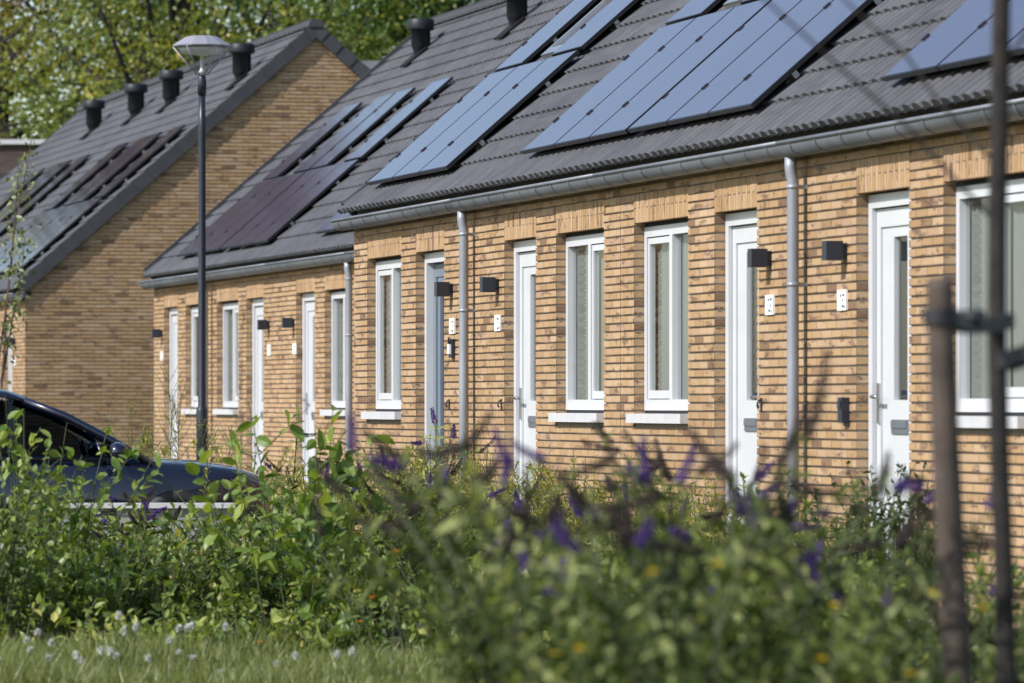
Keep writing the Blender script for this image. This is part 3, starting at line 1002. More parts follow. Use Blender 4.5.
# ------------------------------------------------------------------ street lamp
p = at(202, 50.0)
lamp = thing("street_lamp", p, "dark blue-black street lamp with a clear cone lantern in front of the set-back row", "street lamp")
mb = MB(); ht = zat(95, 50) - GZ
mb.lathe([(.058, 0), (.058, 1.3), (.054, 1.32), (.040, 1.36), (.036, ht - .35), (.034, ht - .002)], (0, 0, 0), 18)
mb.build("pole", M['pole'], lamp)
mb = MB(); mb.lathe([(.043, ht), (.045, ht + .12), (.040, ht + .18), (.030, ht + .20)], (0, 0, 0), 18); mb.build("collar", M['pole'], lamp)
tip, rim, topz = ht + .20, zat(47, 50) - GZ, zat(36, 50) - GZ
ln = MB(); ln.lathe([(.298, rim), (.304, rim + .012), (.17, topz - .015), (.14, topz - .004), (.0001, topz)], (0, 0, 0), 12, smooth=False); lc = ln.build("lantern_cap", M['lantern_top'], lamp)
g = MB()
n = 28; r0 = g.verts([(.05 * math.cos(2 * math.pi * k / n), .05 * math.sin(2 * math.pi * k / n), tip) for k in range(n)]); r1 = g.verts([(.29 * math.cos(2 * math.pi * k / n), .29 * math.sin(2 * math.pi * k / n), rim) for k in range(n)])
for k in range(n): g.face([r0 + k, r0 + (k + 1) % n, r1 + (k + 1) % n, r1 + k], smooth=True)
g.build("lantern_glass", M['lampglass'], lamp)
mb = MB()
for k in range(6):
    a = 2 * math.pi * (k + .3) / 6
    mb.tube([(.052 * math.cos(a), .052 * math.sin(a), tip), (.292 * math.cos(a), .292 * math.sin(a), rim)], .006, 6)
mb.build("lantern_frame", M['lantern_top'], lamp)
mb = MB(); mb.lathe([(.0001, tip + .02), (.05, tip + .02), (.02, tip + .05), (.02, rim - .09), (.21, rim - .06), (.24, rim - .008), (.0001, rim - .007)], (0, 0, 0), 20); mb.build("reflector", M['plate'], lamp)

# ------------------------------------------------------------------ parked car
def car():
    o = thing("parked_car", at(131, 42.0, GZ + .015), "dark navy hatchback parked nose towards the houses at the left edge", "car", rz=R(90) - .06)
    # local: x forward from the windscreen foot, y to the left, z up
    st = [  # x, half width, z bottom, z shoulder, z top of body
        (-3.15, .60, .42, .70, .86), (-3.05, .74, .33, .74, .95), (-2.6, .83, .26, .76, .96), (-1.6, .865, .25, .77, .93), (-.6, .87, .25, .76, .90), (0.0, .865, .25, .74, .885),
        (.45, .85, .25, .72, .865), (.80, .82, .27, .69, .82), (1.0, .74, .30, .63, .76), (1.12, .55, .36, .56, .67)]
    mb = MB()
    rings = []
    for (x, w, zb, zs, zt) in st:
        pr = [(0, zb), (w * .8, zb), (w * .97, zb + .08), (w, (zb + zs) / 2), (w * 1.0, zs), (w * .955, zs + (zt - zs) * .45), (w * .90, zs + (zt - zs) * .85), (w * .80, zt), (w * .4, zt + .025), (0, zt + .03)]
        full = [(x, y, z) for y, z in pr] + [(x, -y, z) for y, z in pr[-2:0:-1]]
        rings.append(mb.verts(full)); n = len(full)
    for r0, r1 in zip(rings, rings[1:]):
        for k in range(n): mb.face([r0 + k, r0 + (k + 1) % n, r1 + (k + 1) % n, r1 + k][::-1], smooth=True)
    mb.face([rings[0] + k for k in range(n)]); mb.face([rings[-1] + k for k in range(n)][::-1])
    body = mb.build("body", M['carpaint'], o)
    # roof and pillars
    mb = MB()
    rs = [(-2.95, .52, 1.30), (-2.6, .58, 1.42), (-2.0, .61, 1.485), (-1.45, .615, 1.49), (-1.1, .605, 1.455), (-.92, .595, 1.40)]
    rings = []
    for (x, w, z) in rs:
        q = [(w, z - .045), (w * .97, z - .01), (w * .7, z + .02), (0, z + .035), (-w * .7, z + .02), (-w * .97, z - .01), (-w, z - .045), (0, z - .03)]
        rings.append(mb.verts([(x, y, zz) for y, zz in q]))
    for r0, r1 in zip(rings, rings[1:]):
        for k in range(8): mb.face([r0 + k, r0 + (k + 1) % 8, r1 + (k + 1) % 8, r1 + k][::-1], smooth=True)
    mb.face([rings[0] + k for k in range(8)]); mb.face([rings[-1] + k for k in range(8)][::-1])
    for s in (-1, 1):
        mb.tube([(.10, s * .77, .86), (-.30, s * .73, 1.09), (-.62, s * .68, 1.26), (-.95, s * .60, 1.385)], .035, 8)
        mb.tube([(-1.55, s * .80, .90), (-1.62, s * .61, 1.46)], .045, 8)
        mb.tube([(-3.0, s * .74, .93), (-2.95, s * .54, 1.30)], .07, 8)
        mb.tube([(-.30, s * .80, .88), (-.36, s * .735, 1.05)], .025, 8)
    mb.build("roof", M['carpaint'], o)
    # panes
    for s in (-1, 1):
        g = MB()
        b = g.verts([(-.30, s * .79, .89), (-1.52, s * .80, .91), (-1.58, s * .63, 1.44), (-1.0, s * .61, 1.38), (-.62, s * .675, 1.235), (-.38, s * .72, 1.07)]); g.face([b + i for i in range(6)])
        b = g.verts([(-1.60, s * .80, .91), (-2.92, s * .75, .93), (-2.88, s * .55, 1.30), (-1.68, s * .62, 1.44)]); g.face([b + i for i in range(4)])
        b = g.verts([(.04, s * .785, .875), (-.27, s * .79, .885), (-.33, s * .735, 1.04)]); g.face([b + i for i in range(3)])
        g.build("side_window", M['carglass'], o)
    g = MB(); b = g.verts([(.14, .74, .875), (.14, -.74, .875), (-.92, -.58, 1.39), (-.92, .58, 1.39)]); g.face([b, b + 1, b + 2, b + 3]); g.build("windscreen", M['carglass'], o)
    g = MB(); b = g.verts([(-3.04, .68, .94), (-3.04, -.68, .94), (-2.96, -.5, 1.30), (-2.96, .5, 1.30)]); g.face([b, b + 1, b + 2, b + 3]); g.build("rear_window", M['carglass'], o)
    # mirrors, seats, wheel, doors' trim
    for s in (-1, 1):
        mb = MB(); mb.mat(M['carpaint'])
        c = Vector((-.22, s * .97, .965))
        prof = [(-.06, .03), (-.05, .09), (.0, .11), (.06, .09), (.09, .04)]
        rr = []
        for dx, r in prof:
            rr.append(mb.verts([(c.x + dx, c.y + r * 1.05 * math.cos(2 * math.pi * k / 12), c.z + r * .75 * math.sin(2 * math.pi * k / 12)) for k in range(12)]))
        for r0, r1 in zip(rr, rr[1:]):
            for k in range(12): mb.face([r0 + k, r0 + (k + 1) % 12, r1 + (k + 1) % 12, r1 + k], smooth=True)
        mb.face([rr[0] + k for k in range(12)][::-1]); mb.face([rr[-1] + k for k in range(12)])
        mb.mat(M['cartrim']); mb.tube([(-.2, s * .80, .90), (-.21, s * .90, .93)], .03, 8)
        mb.build("side_mirror", parent=o)
        for x in (-1.0, -2.0):
            mb = MB(); mb.box(x - .32, x - .16, s * .38 - .22, s * .38 + .22, .5, 1.08); mb.box(x - .29, x - .20, s * .38 - .11, s * .38 + .11, 1.10, 1.26); mb.build("seat", M['carseat'], o)
        mb = MB(); mb.box(-1.75, -1.55, s * .8725 - .004, s * .8725 + .004, .745, .775); mb.build("door_handle", M['carpaint'], o)
        mb = MB(); mb.tube([(-.28, s * .80, .893), (-1.55, s * .815, .912), (-2.92, s * .765, .935)], .012, 6); mb.build("window_trim", M['cartrim'], o)
        mb = MB(); mb.box(.76, .98, s * .60 - .13, s * .60 + .13, .60, .70); mb.build("headlight", M['lampglass'], o)
        for x in (.30, -2.42):
            w = MB(); w.mat(M['rubber'])
            cy = s * .80
            ring = [(.31, -.10), (.325, -.07), (.325, .07), (.31, .10), (.21, .10), (.20, .06), (.20, -.06), (.21, -.10)]
            rr = [w.verts([(x + r * math.cos(2 * math.pi * k / 28), cy + h, .325 + r * math.sin(2 * math.pi * k / 28)) for k in range(28)]) for r, h in ring]
            for i in range(len(rr)):
                r0, r1 = rr[i], rr[(i + 1) % len(rr)]
                for k in range(28): w.face([r0 + k, r0 + (k + 1) % 28, r1 + (k + 1) % 28, r1 + k], smooth=True)
            wh = w.build("wheel", parent=o)
            w = MB()
            for k in range(7):
                a = 2 * math.pi * k / 7
                w.tube([(x, cy + s * .07, .325), (x + .2 * math.cos(a), cy + s * .08, .325 + .2 * math.sin(a))], .022, 6)
            w.tube([(x, cy + s * .03, .325), (x, cy + s * .1, .325)], .05, 12)
            w.build("rim", M['steel'], wh)
    mb = MB(); mb.box(.16, .20, -.75, .75, .80, .86); mb.build("dashboard", M['cartrim'], o)
    return o
car()

# low wall before the car
p = at(45, 38.5)
lw = thing("low_wall", p, "low pale concrete wall in front of the navy car", "wall", rz=R(90) - YAW)
hz = zat(503, 38.5) - GZ
mb = MB(); mb.box(0, 1.46, -.08, .08, 0, hz - .04); mb.build("wall_base", M['concrete'], lw)
mb = MB(); mb.box(-.02, 1.48, -.13, .11, hz - .038, hz); mb.build("coping", M['coping'], lw)

# ------------------------------------------------------------------ big trees behind the rows
def big_tree(px, Z, h, rad, zc, nclump, per, mat, label, seed, lsz=.145, spread=.50):
    global rng
    rng = np.random.default_rng(seed)
    p = at(px, Z)
    o = thing("broadleaf_tree", p, label, "tree", "tall trees behind the houses")
    # trunk and limbs
    polys, rads = [], []
    zs = np.linspace(0, h * .8, 9)
    wob = np.cumsum(rng.normal(0, .18, (9, 2)), axis=0); wob[0] = 0
    trunk = np.column_stack([wob, zs]); polys.append(trunk); rads.append(np.linspace(.42, .10, 9))
    tips = []
    for i in range(26):
        k = rng.integers(2, 8); b = trunk[k]
        a = rng.uniform(0, 2 * np.pi); L = rad * rng.uniform(.55, 1.0)
        s = np.linspace(0, 1, 7)[:, None]
        d = np.array([np.cos(a), np.sin(a), rng.uniform(.15, .9)])
        pts = b + d * L * s + np.array([0, 0, .25 * L]) * s ** 2 + np.vstack([np.zeros(3), np.cumsum(rng.normal(0, .12, (6, 3)), axis=0)])
        polys.append(pts); rads.append(np.linspace(.14, .025, 7)); tips.append(pts)
        for j in range(3):
            q = pts[rng.integers(2, 6)]; dd = rvec(1)[0] * np.array([1, 1, .6]); s2 = np.linspace(0, 1, 4)[:, None]
            tw = q + dd * rng.uniform(.8, 2.0) * s2; polys.append(tw); rads.append(np.linspace(.05, .012, 4)); tips.append(tw)
    TV, TF = tubes(polys, rads, 6)
    np_mesh("trunk", TV, TF, M['bark'], parent=o, smooth=True)
    # clumps: spread through the crown, denser near its outside, tied to limb ends
    c = []
    while len(c) < nclump:
        if rng.random() < .45:
            t = tips[rng.integers(len(tips))]; q = t[rng.integers(len(t) // 2, len(t))] + rng.normal(0, .5, 3)
        else:
            u = rvec(1)[0]; r = rng.uniform(.45, 1.0) ** .6
            lump = 1 + .22 * np.sin(3 * u[0] + seed) * np.cos(4 * u[1]) + .15 * np.sin(7 * u[2] + seed)
            q = u * r * lump * np.array([rad, rad, (h - zc)]) + np.array([0, 0, zc])
        if q[2] > 1.6: c.append(q)
    c = np.array(c)
    sz = rng.uniform(.5, 1.25, nclump) * spread
    cnt = (per * (sz / spread)).astype(int)
    idx = np.repeat(np.arange(nclump), cnt)
    n = len(idx)
    P = c[idx] + rng.normal(0, 1, (n, 3)) * (sz[idx] * 1.02)[:, None] * np.array([1, 1, .7])
    ct = rng.uniform(0, 1, nclump)
    tint = np.clip(ct[idx] * .62 + rng.normal(.10, .13, n), 0, 1)
    D = rvec(n); D[:, 2] -= .4
    N = rvec(n) + np.array([0, 0, .9])
    V_, F_, T_ = leaves(P, D, N, lsz * rng.uniform(.6, 1.35, n), lsz * .75 * rng.uniform(.6, 1.25, n), T_DIAM, tint)
    np_mesh("crown", V_, F_, mat, T_, parent=o)
    return o
big_tree(10, 118, 12.4, 5.2, 6.6, 230, 95, M['leaf_oak'], "yellowing oak-like tree behind the far row at the left border", 11)
big_tree(165, 112, 14.5, 6.0, 7.6, 360, 92, M['leaf_oak'], "olive and yellow tree behind the four roof vents and street lamp", 12)
big_tree(330, 124, 16.5, 6.2, 8.0, 470, 80, M['leaf_green'], "green tree behind the peak of the far gable", 13)
big_tree(455, 116, 15.0, 5.0, 7.8, 560, 60, M['leaf_green'], "bushy green tree behind the left roof vent of the set-back row", 14)
big_tree(245, 138, 15.0, 5.5, 8.0, 330, 75, M['leaf_green'], "darker green tree farthest back, between the lamp and the gable peak", 15)

M['leaf_brown'] = leaf_mat('brown_leaf', [(0, (.12, .08, .055)), (.6, (.21, .145, .10)), (1, (.30, .21, .14))], 0.3, tcol=(1.2, 1.0, .8))
big_tree(-38, 118, 16.5, 2.4, 13.7, 420, 60, M['leaf_brown'], "narrow red-brown tree mostly outside the left border, added for its reflection in the solar panels", 16, lsz=.2)  # added off the left border so the middle row's panels reflect brown

# ------------------------------------------------------------------ slender sapling at the left border
def sapling():
    global rng
    rng = np.random.default_rng(31)
    o = thing("slender_sapling", at(-12, 58), "slender pale-leaved sapling leaning in at the left border before the far roof", "tree")
    polys, rads, P, D = [], [], [], []
    top = zat(118, 58) - GZ
    for (tx, tz, bx) in ((.55, top, 0.0), (.25, top * .86, .1), (.40, top * .70, 0.05), (.05, top * .95, -.1), (.2, top * .55, .1), (-.1, top * .75, 0)):
        s = np.linspace(0, 1, 9)
        pts = np.column_stack([(bx + tx * s ** 1.6) * SY + rng.normal(0, .015, 9), (bx + tx * s ** 1.6) * CY + rng.normal(0, .015, 9), tz * s])
        polys.append(pts); rads.append(np.linspace(.022, .004, 9))
        for i in range(90):
            t = rng.uniform(.70, 1.0)
            q = np.array([np.interp(t, s, pts[:, k]) for k in range(3)])
            P.append(q + rng.normal(0, .07, 3)); D.append(rvec(1)[0] + np.array([0, 0, -.3]))
    TV, TF = tubes(polys, rads, 5); np_mesh("trunk", TV, TF, M['twig'], parent=o)
    n = len(P)
    V_, F_, T_ = leaves(P, D, rvec(n) + np.array([0, 0, .7]), rng.uniform(.05, .10, n), rng.uniform(.03, .055, n), T_LANCE, rng.uniform(0, 1, n))
    np_mesh("crown", V_, F_, M['leaf_pale'], T_, parent=o)
sapling()

# ------------------------------------------------------------------ young tree with its stake and ties
Zt = 13.0
yt = thing("young_tree", at(1003, Zt), "thin dark trunk of a young tree, tied to a stake at the right border", "tree")
rng = np.random.default_rng(5)
zz = np.linspace(0, 4.6, 16)
tr = np.column_stack([.012 * np.sin(zz * 2.1), .010 * np.sin(zz * 3.1) - .004 * zz, zz])
tr[:, 0] -= tr[0, 0]
polys, rads = [tr], [np.linspace(.030, .020, 16)]
tips = []
rt = np.array([SY, CY, 0.0]); fw = np.array([-CY, SY, 0.0])
for (z0, dx, dz, L) in ((2.00, -.60, .70, .8), (1.85, -.62, .60, 1.2), (2.25, .5, .8, .9), (2.45, -.3, .9, 1.0), (2.6, .2, .9, 1.1), (2.9, -.5, .8, .9), (3.1, .5, .7, .9), (3.4, -.4, .9, .7), (3.6, .4, .9, .7)):
    b = np.array([np.interp(z0, zz, tr[:, k]) for k in range(3)])
    s = np.linspace(0, 1, 7)[:, None]
    pts = b + (rt * dx + np.array([0, 0, dz]) + fw * rng.uniform(-.3, .3)) * L * s + np.vstack([np.zeros(3), np.cumsum(rng.normal(0, .012, (6, 3)), axis=0)])
    polys.append(pts); rads.append(np.linspace(.006, .003, 7)); tips.append(pts)
TV, TF = tubes(polys, rads, 10); np_mesh("trunk", TV, TF, M['bark'], parent=yt, smooth=True)
P = []
for t in tips:
    for k in range(60):
        u = rng.uniform(.55, 1.0); P.append([np.interp(u, np.linspace(0, 1, 7), t[:, j]) for j in range(3)] + rng.normal(0, .07, 3))
P = np.array(P); P = P[P[:, 2] > 2.62]; n = len(P)
V_, F_, T_ = leaves(P, rvec(n) - np.array([0, 0, .3]), rvec(n) + np.array([0, 0, .8]), rng.uniform(.05, .09, n), rng.uniform(.03, .05, n), T_OVATE, rng.uniform(0, 1, n))
np_mesh("crown", V_, F_, M['leaf_green'], T_, parent=yt)

def stake(px_top, px_foot, Z, ztop, label):
    a, b = at(px_foot, Z), at(px_top, Z, ztop)
    o = thing("tree_stake", a, label, "stake", "stakes of the young tree")
    d = b - a
    mb = MB()
    mb.tube([d * s + Vector((random.uniform(-.003, .003), random.uniform(-.003, .003), 0)) for s in (0, .2, .4, .6, .8, .985)] + [d], [.040, .039, .038, .037, .036, .0355, .033], 16)
    mb.build("post", M['stake'], o)
    return a, d
sa, sdir = stake(938.5, 969.5, 12.6, zat(278, 12.6), "leaning brown wooden stake left of the young tree")
stake(1082, 1076, 12.6, zat(300, 12.6), "wooden stake right of the young tree, just outside the picture")

def strap(p0, p1, hgt, label, r0, r1):
    """flat rubber tie: a loop round each post joined by a flat band"""
    o = thing("tree_tie", p0, label, "tree tie", "rubber tree ties")
    mb = MB()
    p0, p1 = Vector(p0), Vector(p1)
    d = (p1 - p0); e = d.normalized(); nrm = e.cross(Vector((0, 0, 1))).normalized(); up = nrm.cross(e).normalized()
    for c, r in ((Vector((0, 0, 0)), r0), (d, r1)):
        n = 20; rings = []
        for z, rr in ((-hgt / 2, r), (-hgt / 2, r + .006), (hgt / 2, r + .006), (hgt / 2, r)):
            rings.append(mb.verts([c + Vector((rr * math.cos(2 * math.pi * k / n), rr * math.sin(2 * math.pi * k / n), z)) for k in range(n)]))
        for i in range(4):
            q0, q1 = rings[i], rings[(i + 1) % 4]
            for k in range(n): mb.face([q0 + k, q0 + (k + 1) % n, q1 + (k + 1) % n, q1 + k], smooth=False)
    for s in (-1, 1):
        m = 9; pts = []
        for i in range(m):
            t = i / (m - 1)
            off = nrm * s * ((r0 + .004) * (1 - t) + (r1 + .004) * t) * (1 - .55 * math.sin(math.pi * t)) + up * (-.018 * math.sin(math.pi * t))
            pts.append(d * t + off)
        for q0, q1 in zip(pts, pts[1:]):
            mb.obox(q0 - up * hgt / 2 - nrm * .003, q1 - q0, nrm * .006, up * hgt * (.9 + .06 * s))
    mb.tube([d * .5 - nrm * .03, d * .5 + nrm * .03], .024, 10)
    mb.build("band", M['rubber'], o)
k = (zat(317, 12.6) - sa.z) / sdir.z
strap(sa + sdir * k, at(1003, Zt, zat(321, Zt)), .040, "black rubber tie between the leaning stake and the young trunk", .038, .024)
strap(at(1003, Zt, zat(362, Zt)), at(1081, 12.6, zat(318, 12.6)), .046, "black rubber tie running from the young trunk off the right border", .026, .038)

# ------------------------------------------------------------------ shrubs, weeds and flowers
def stem_curve(b, a, L, lean, droop, n=8):
    s = np.linspace(0, 1, n)[:, None]
    d = np.array([np.cos(a) * lean, np.sin(a) * lean, 1.0]); d /= np.linalg.norm(d)
    out = np.array([np.cos(a), np.sin(a), 0])
    return np.asarray(b) + d * L * s + out * droop * L * s ** 2.2 - np.array([0, 0, droop * L * .55]) * s ** 2.4

def along(pts, t):
    s = np.linspace(0, 1, len(pts)); t = np.asarray(t)
    q = np.column_stack([np.interp(t, s, pts[:, k]) for k in range(3)])
    e = np.column_stack([np.interp(np.minimum(t + .05, 1.0), s, pts[:, k]) - np.interp(np.maximum(t - .05, 0), s, pts[:, k]) for k in range(3)])
    return q, unit(e)

def spike_mesh(name, L, r, mat, seed):
    rg = np.random.default_rng(seed)
    n = 260
    t = rg.uniform(0, 1, n)
    rad = r * (1 - t) ** .6 * np.minimum(1, t * 12 + .35)
    a = rg.uniform(0, 2 * np.pi, n)
    bend = .30 * L * t ** 2
    P = np.column_stack([rad * np.cos(a) + bend, rad * np.sin(a), t * L])
    D = np.column_stack([np.cos(a), np.sin(a), rg.uniform(-.3, .9, n)])
    V_, F_, T_ = leaves(P * np.array([.75, .75, 1]), D, unit(rg.normal(size=(n, 3))), r * rg.uniform(.4, .7, n), r * rg.uniform(.35, .6, n), T_DIAM, rg.uniform(0, 1, n))
    pts = np.column_stack([.30 * L * np.linspace(0, 1, 5) ** 2, np.zeros(5), np.linspace(0, L, 5)])
    SV, SF = tubes([pts], [np.linspace(r * .5, r * .12, 5)], 6)
    Vj, Fj, Tj, Mj = join([(V_, F_, T_), (SV, SF, .3)])
    return np_mesh(name, Vj, Fj, mat, Tj)
SPIKES = {}
for i in range(3):
    SPIKES['p%d' % i] = spike_mesh("flower_spike", .10 + .02 * i, .020, M['purple'], 40 + i)
    SPIKES['s%d' % i] = spike_mesh("flower_spike", .16 + .05 * i, .021, M['spent'], 50 + i)
used = set()
def put_spike(parent, kind, pos, d, scale, label):
    key = kind + str(random.randint(0, 2))
    src = SPIKES[key]
    if key in used:
        s = src.copy(); COL.objects.link(s)
    else:
        s = src; used.add(key)
    s.parent = parent; s.location = pos
    s.rotation_mode = 'QUATERNION'
    s.rotation_quaternion = Vector(d).to_track_quat('Z', 'X')
    s.scale = (scale,) * 3
    s["label"] = label
    return s

def butterfly_bush(px, Z, h, n, label, seed, purple=.3, lean=.40, maxspk=27, leafscale=.9, spk_scale=.8):
    global rng
    rng = np.random.default_rng(seed); random.seed(seed)
    o = thing("butterfly_bush", at(px, Z), label, "shrub", "butterfly bushes in the front")
    polys, rads, P, D, N, LL = [], [], [], [], [], []
    TT = []
    spk = []
    for i in range(n):
        a = rng.uniform(0, 2 * np.pi)
        L = h * rng.uniform(.62, 1.12)
        m = stem_curve(np.array([rng.normal(0, .12), rng.normal(0, .12), 0]), a, L, rng.uniform(.08, lean), rng.uniform(.08, .40))
        polys.append(m); rads.append(np.linspace(.010, .003, 8))
        stems = [(m, 1.0)]
        st_t = rng.normal(.42, .30)
        for j in range(rng.integers(2, 5)):
            t = rng.uniform(.35, .85); q, e = along(m, [t])
            dd = unit((e + rvec(1) * .8 + np.array([[0, 0, .25]])))[0]
            l2 = h * rng.uniform(.18, .38); s = np.linspace(0, 1, 6)[:, None]
            b = q[0] + dd * l2 * s - np.array([0, 0, .22 * l2]) * s ** 2
            polys.append(b); rads.append(np.linspace(.005, .002, 6)); stems.append((b, .8))
        for (st, sc) in stems:
            Ls = np.linalg.norm(np.diff(st, axis=0), axis=1).sum()
            k = max(4, int(Ls / .048))
            t = np.linspace(.22 if sc == 1 else .08, .94, k)
            q, e = along(st, t)
            ph = rng.uniform(0, np.pi)
            for z in range(k):
                for sg in (0, np.pi):
                    an = ph + z * np.pi / 2 + sg
                    side = np.cross(e[z], [0.2, .3, .9]); side /= np.linalg.norm(side) + 1e-9; s2 = np.cross(e[z], side)
                    dd = side * np.cos(an) + s2 * np.sin(an) + e[z] * .55 + np.array([0, 0, -.15])
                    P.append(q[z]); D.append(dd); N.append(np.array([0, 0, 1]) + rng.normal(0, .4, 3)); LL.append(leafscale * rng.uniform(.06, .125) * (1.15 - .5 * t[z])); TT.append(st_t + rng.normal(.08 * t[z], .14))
            spk.append((st[-1], st[-1] - st[-2]))
    TV, TF = tubes(polys, rads, 5); np_mesh("stems", TV, TF, M['stem'], parent=o)
    LL = np.array(LL); nl = len(LL)
    V_, F_, T_ = leaves(P, D, N, LL, LL * .30, T_LANCE, np.clip(TT, 0, 1))
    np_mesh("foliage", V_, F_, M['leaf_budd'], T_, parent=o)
    spk.sort(key=lambda q: -q[0][2])
    for i, (q, d) in enumerate(spk[:maxspk]):
        pur = rng.random() < purple
        put_spike(o, 'p' if pur else 's', q, unit(d * (np.array([1, 1, .8]) if pur else np.array([1.5, 1.5, .15])) + np.array([0, 0, .25 * np.linalg.norm(d) if pur else .1 * np.linalg.norm(d)]) + rng.normal(0, .75, 3) * np.linalg.norm(d)), rng.uniform(.75, 1.15) * spk_scale,
                  "purple flower spike" if pur else "brown spent flower spike")
    return o

def leafy_shrub(px, Z, h, w, n, mat, tpl, lsz, wid, label, seed, group, name="leafy_shrub", stem='stem', gap=.06, z0=GZ, tm=.45):
    global rng
    rng = np.random.default_rng(seed)
    o = thing(name, at(px, Z, z0), label, "shrub", group)
    polys, rads, P, D, N, LL, TT = [], [], [], [], [], [], []
    for i in range(n):
        a = rng.uniform(0, 2 * np.pi)
        st_t = rng.normal(tm, .2)
        L = h * rng.uniform(.5, 1.08)
        r = abs(rng.normal(0, .45)) * w * .5
        m = stem_curve(np.array([np.cos(a) * r, np.sin(a) * r, 0]), a, L, rng.uniform(.02, .35) * w / h * 1.2, rng.uniform(.02, .25))
        polys.append(m); rads.append(np.linspace(.006, .002, 8))
        stems = [m]
        for j in range(rng.integers(1, 4)):
            t = rng.uniform(.3, .85); q, e = along(m, [t]); dd = unit(e + rvec(1) * .9)[0]; l2 = h * rng.uniform(.12, .3); s = np.linspace(0, 1, 5)[:, None]
            b = q[0] + dd * l2 * s; polys.append(b); rads.append(np.linspace(.0035, .0015, 5)); stems.append(b)
        for st in stems:
            Ls = np.linalg.norm(np.diff(st, axis=0), axis=1).sum(); k = max(4, int(Ls / gap)); t = rng.uniform(.15, 1.0, k)
            q, e = along(st, t); u = rvec(k)
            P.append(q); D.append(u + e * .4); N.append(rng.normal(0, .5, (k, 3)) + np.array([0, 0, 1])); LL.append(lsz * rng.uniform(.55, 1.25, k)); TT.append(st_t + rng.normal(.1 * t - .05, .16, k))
    TV, TF = tubes(polys, rads, 4); np_mesh("stems", TV, TF, M[stem], parent=o)
    P, D, N, LL = np.concatenate(P), np.concatenate(D), np.concatenate(N), np.concatenate(LL); nl = len(LL)
    V_, F_, T_ = leaves(P, D, N, LL, LL * wid, tpl, np.clip(np.concatenate(TT), 0, 1))
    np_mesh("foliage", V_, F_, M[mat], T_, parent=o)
    return o

def tall_weed(px, Z, h, label, seed, z0=GZ, group="tall feathery weeds"):
    global rng
    rng = np.random.default_rng(seed)
    o = thing("tall_weed", at(px, Z, z0), label, "weed", group)
    s = np.linspace(0, 1, 9)
    m = np.column_stack([np.cumsum(rng.normal(0, .012, 9)), np.cumsum(rng.normal(0, .012, 9)), s * h])
    polys, rads = [m], [np.linspace(.006, .002, 9)]
    P, D, LL = [], [], []
    k = int(h / .022); t = np.linspace(.1, .75, k); q, e = along(m, t); u = rvec(k); u[:, 2] = abs(u[:, 2]) * .5 + .2
    P.append(q); D.append(u); LL.append(rng.uniform(.05, .09, k))
    for i in range(16):
        t0 = rng.uniform(.55, .97); q, e = along(m, [t0]); a = rng.uniform(0, 2 * np.pi); l2 = h * (1.05 - t0) * .55 + .04
        b = q[0] + np.array([np.cos(a) * .5, np.sin(a) * .5, .9]) * l2 * np.linspace(0, 1, 4)[:, None]
        polys.append(b); rads.append(np.linspace(.002, .001, 4)); tt = rng.uniform(.2, 1, 9); q2, e2 = along(b, tt)
        P.append(q2); D.append(rvec(9) + np.array([0, 0, .5])); LL.append(rng.uniform(.015, .03, 9))
    TV, TF = tubes(polys, rads, 4); np_mesh("stems", TV, TF, M['stem'], parent=o)
    P, D, LL = np.concatenate(P), np.concatenate(D), np.concatenate(LL); n = len(LL)
    V_, F_, T_ = leaves(P, D, rvec(n) + np.array([0, 0, .6]), LL, np.maximum(LL * .16, .006), T_DIAM, rng.uniform(.3, 1, n))
    np_mesh("foliage", V_, F_, M['leaf_yellow'], T_, parent=o)
    return o

# butterfly bushes: the big blurred one in the middle, and its neighbours
butterfly_bush(645, 12.4, 1.33, 30, "big blurred butterfly bush in the middle of the front", 101, .30)
butterfly_bush(545, 15.0, 1.16, 22, "butterfly bush at the left flank of the big middle one", 102, .30)
butterfly_bush(765, 13.2, 1.33, 26, "butterfly bush right of the big middle one, before the white door", 103, .30)
butterfly_bush(855, 14.2, 1.10, 18, "low dark butterfly bush just left of the leaning stake", 104, .30)
butterfly_bush(700, 19.0, 1.3, 26, "taller butterfly bush standing behind the middle ones", 105, .30)
butterfly_bush(318, 33.0, 1.22, 16, "butterfly bush with dark purple spikes below the set-back row's white doors", 106, .45)
butterfly_bush(430, 29.0, .95, 18, "butterfly bush with brown arching spikes before the house with the grey-blue door", 107, .10)
butterfly_bush(150, 33.0, .78, 12, "small butterfly bush in front of the low concrete wall", 108, .5)

GS = "leafy shrubs in the wild border"
leafy_shrub(25, 29.0, 1.32, 1.0, 51, 'leaf_broad', T_OVATE, 0.079, .62, "tall leafy shrub covering the rear of the navy car", 201, GS)
leafy_shrub(-15, 27.5, 1.15, .9, 45, 'leaf_weed', T_OVATE, 0.065, .6, "leafy shrub cut by the left border", 202, GS)
leafy_shrub(75, 28.0, .78, .9, 51, 'leaf_broad', T_OVATE, 0.065, .6, "low leafy shrub under the car's side window", 203, GS)
leafy_shrub(155, 29.5, .72, 1.1, 60, 'leaf_weed', T_OVATE, 0.061, .6, "low spreading shrub under the bonnet of the car", 204, GS)
leafy_shrub(262, 30.0, .95, 1.0, 60, 'leaf_broad', T_OVATE, 0.072, .6, "leafy shrub right of the car's nose", 205, GS)
leafy_shrub(300, 28.5, 1.36, .8, 12, 'leaf_broad', T_OVATE, .115, .6, "tall shrub with big pale leaves before the set-back white doors", 206, GS)
leafy_shrub(372, 30.0, .85, 1.1, 57, 'leaf_weed', T_OVATE, 0.058, .55, "bushy shrub below the leftmost near window", 207, GS)
leafy_shrub(455, 27.0, .78, 1.2, 60, 'leaf_weed', T_OVATE, 0.054, .5, "bushy shrub under the grey-blue door", 208, GS)
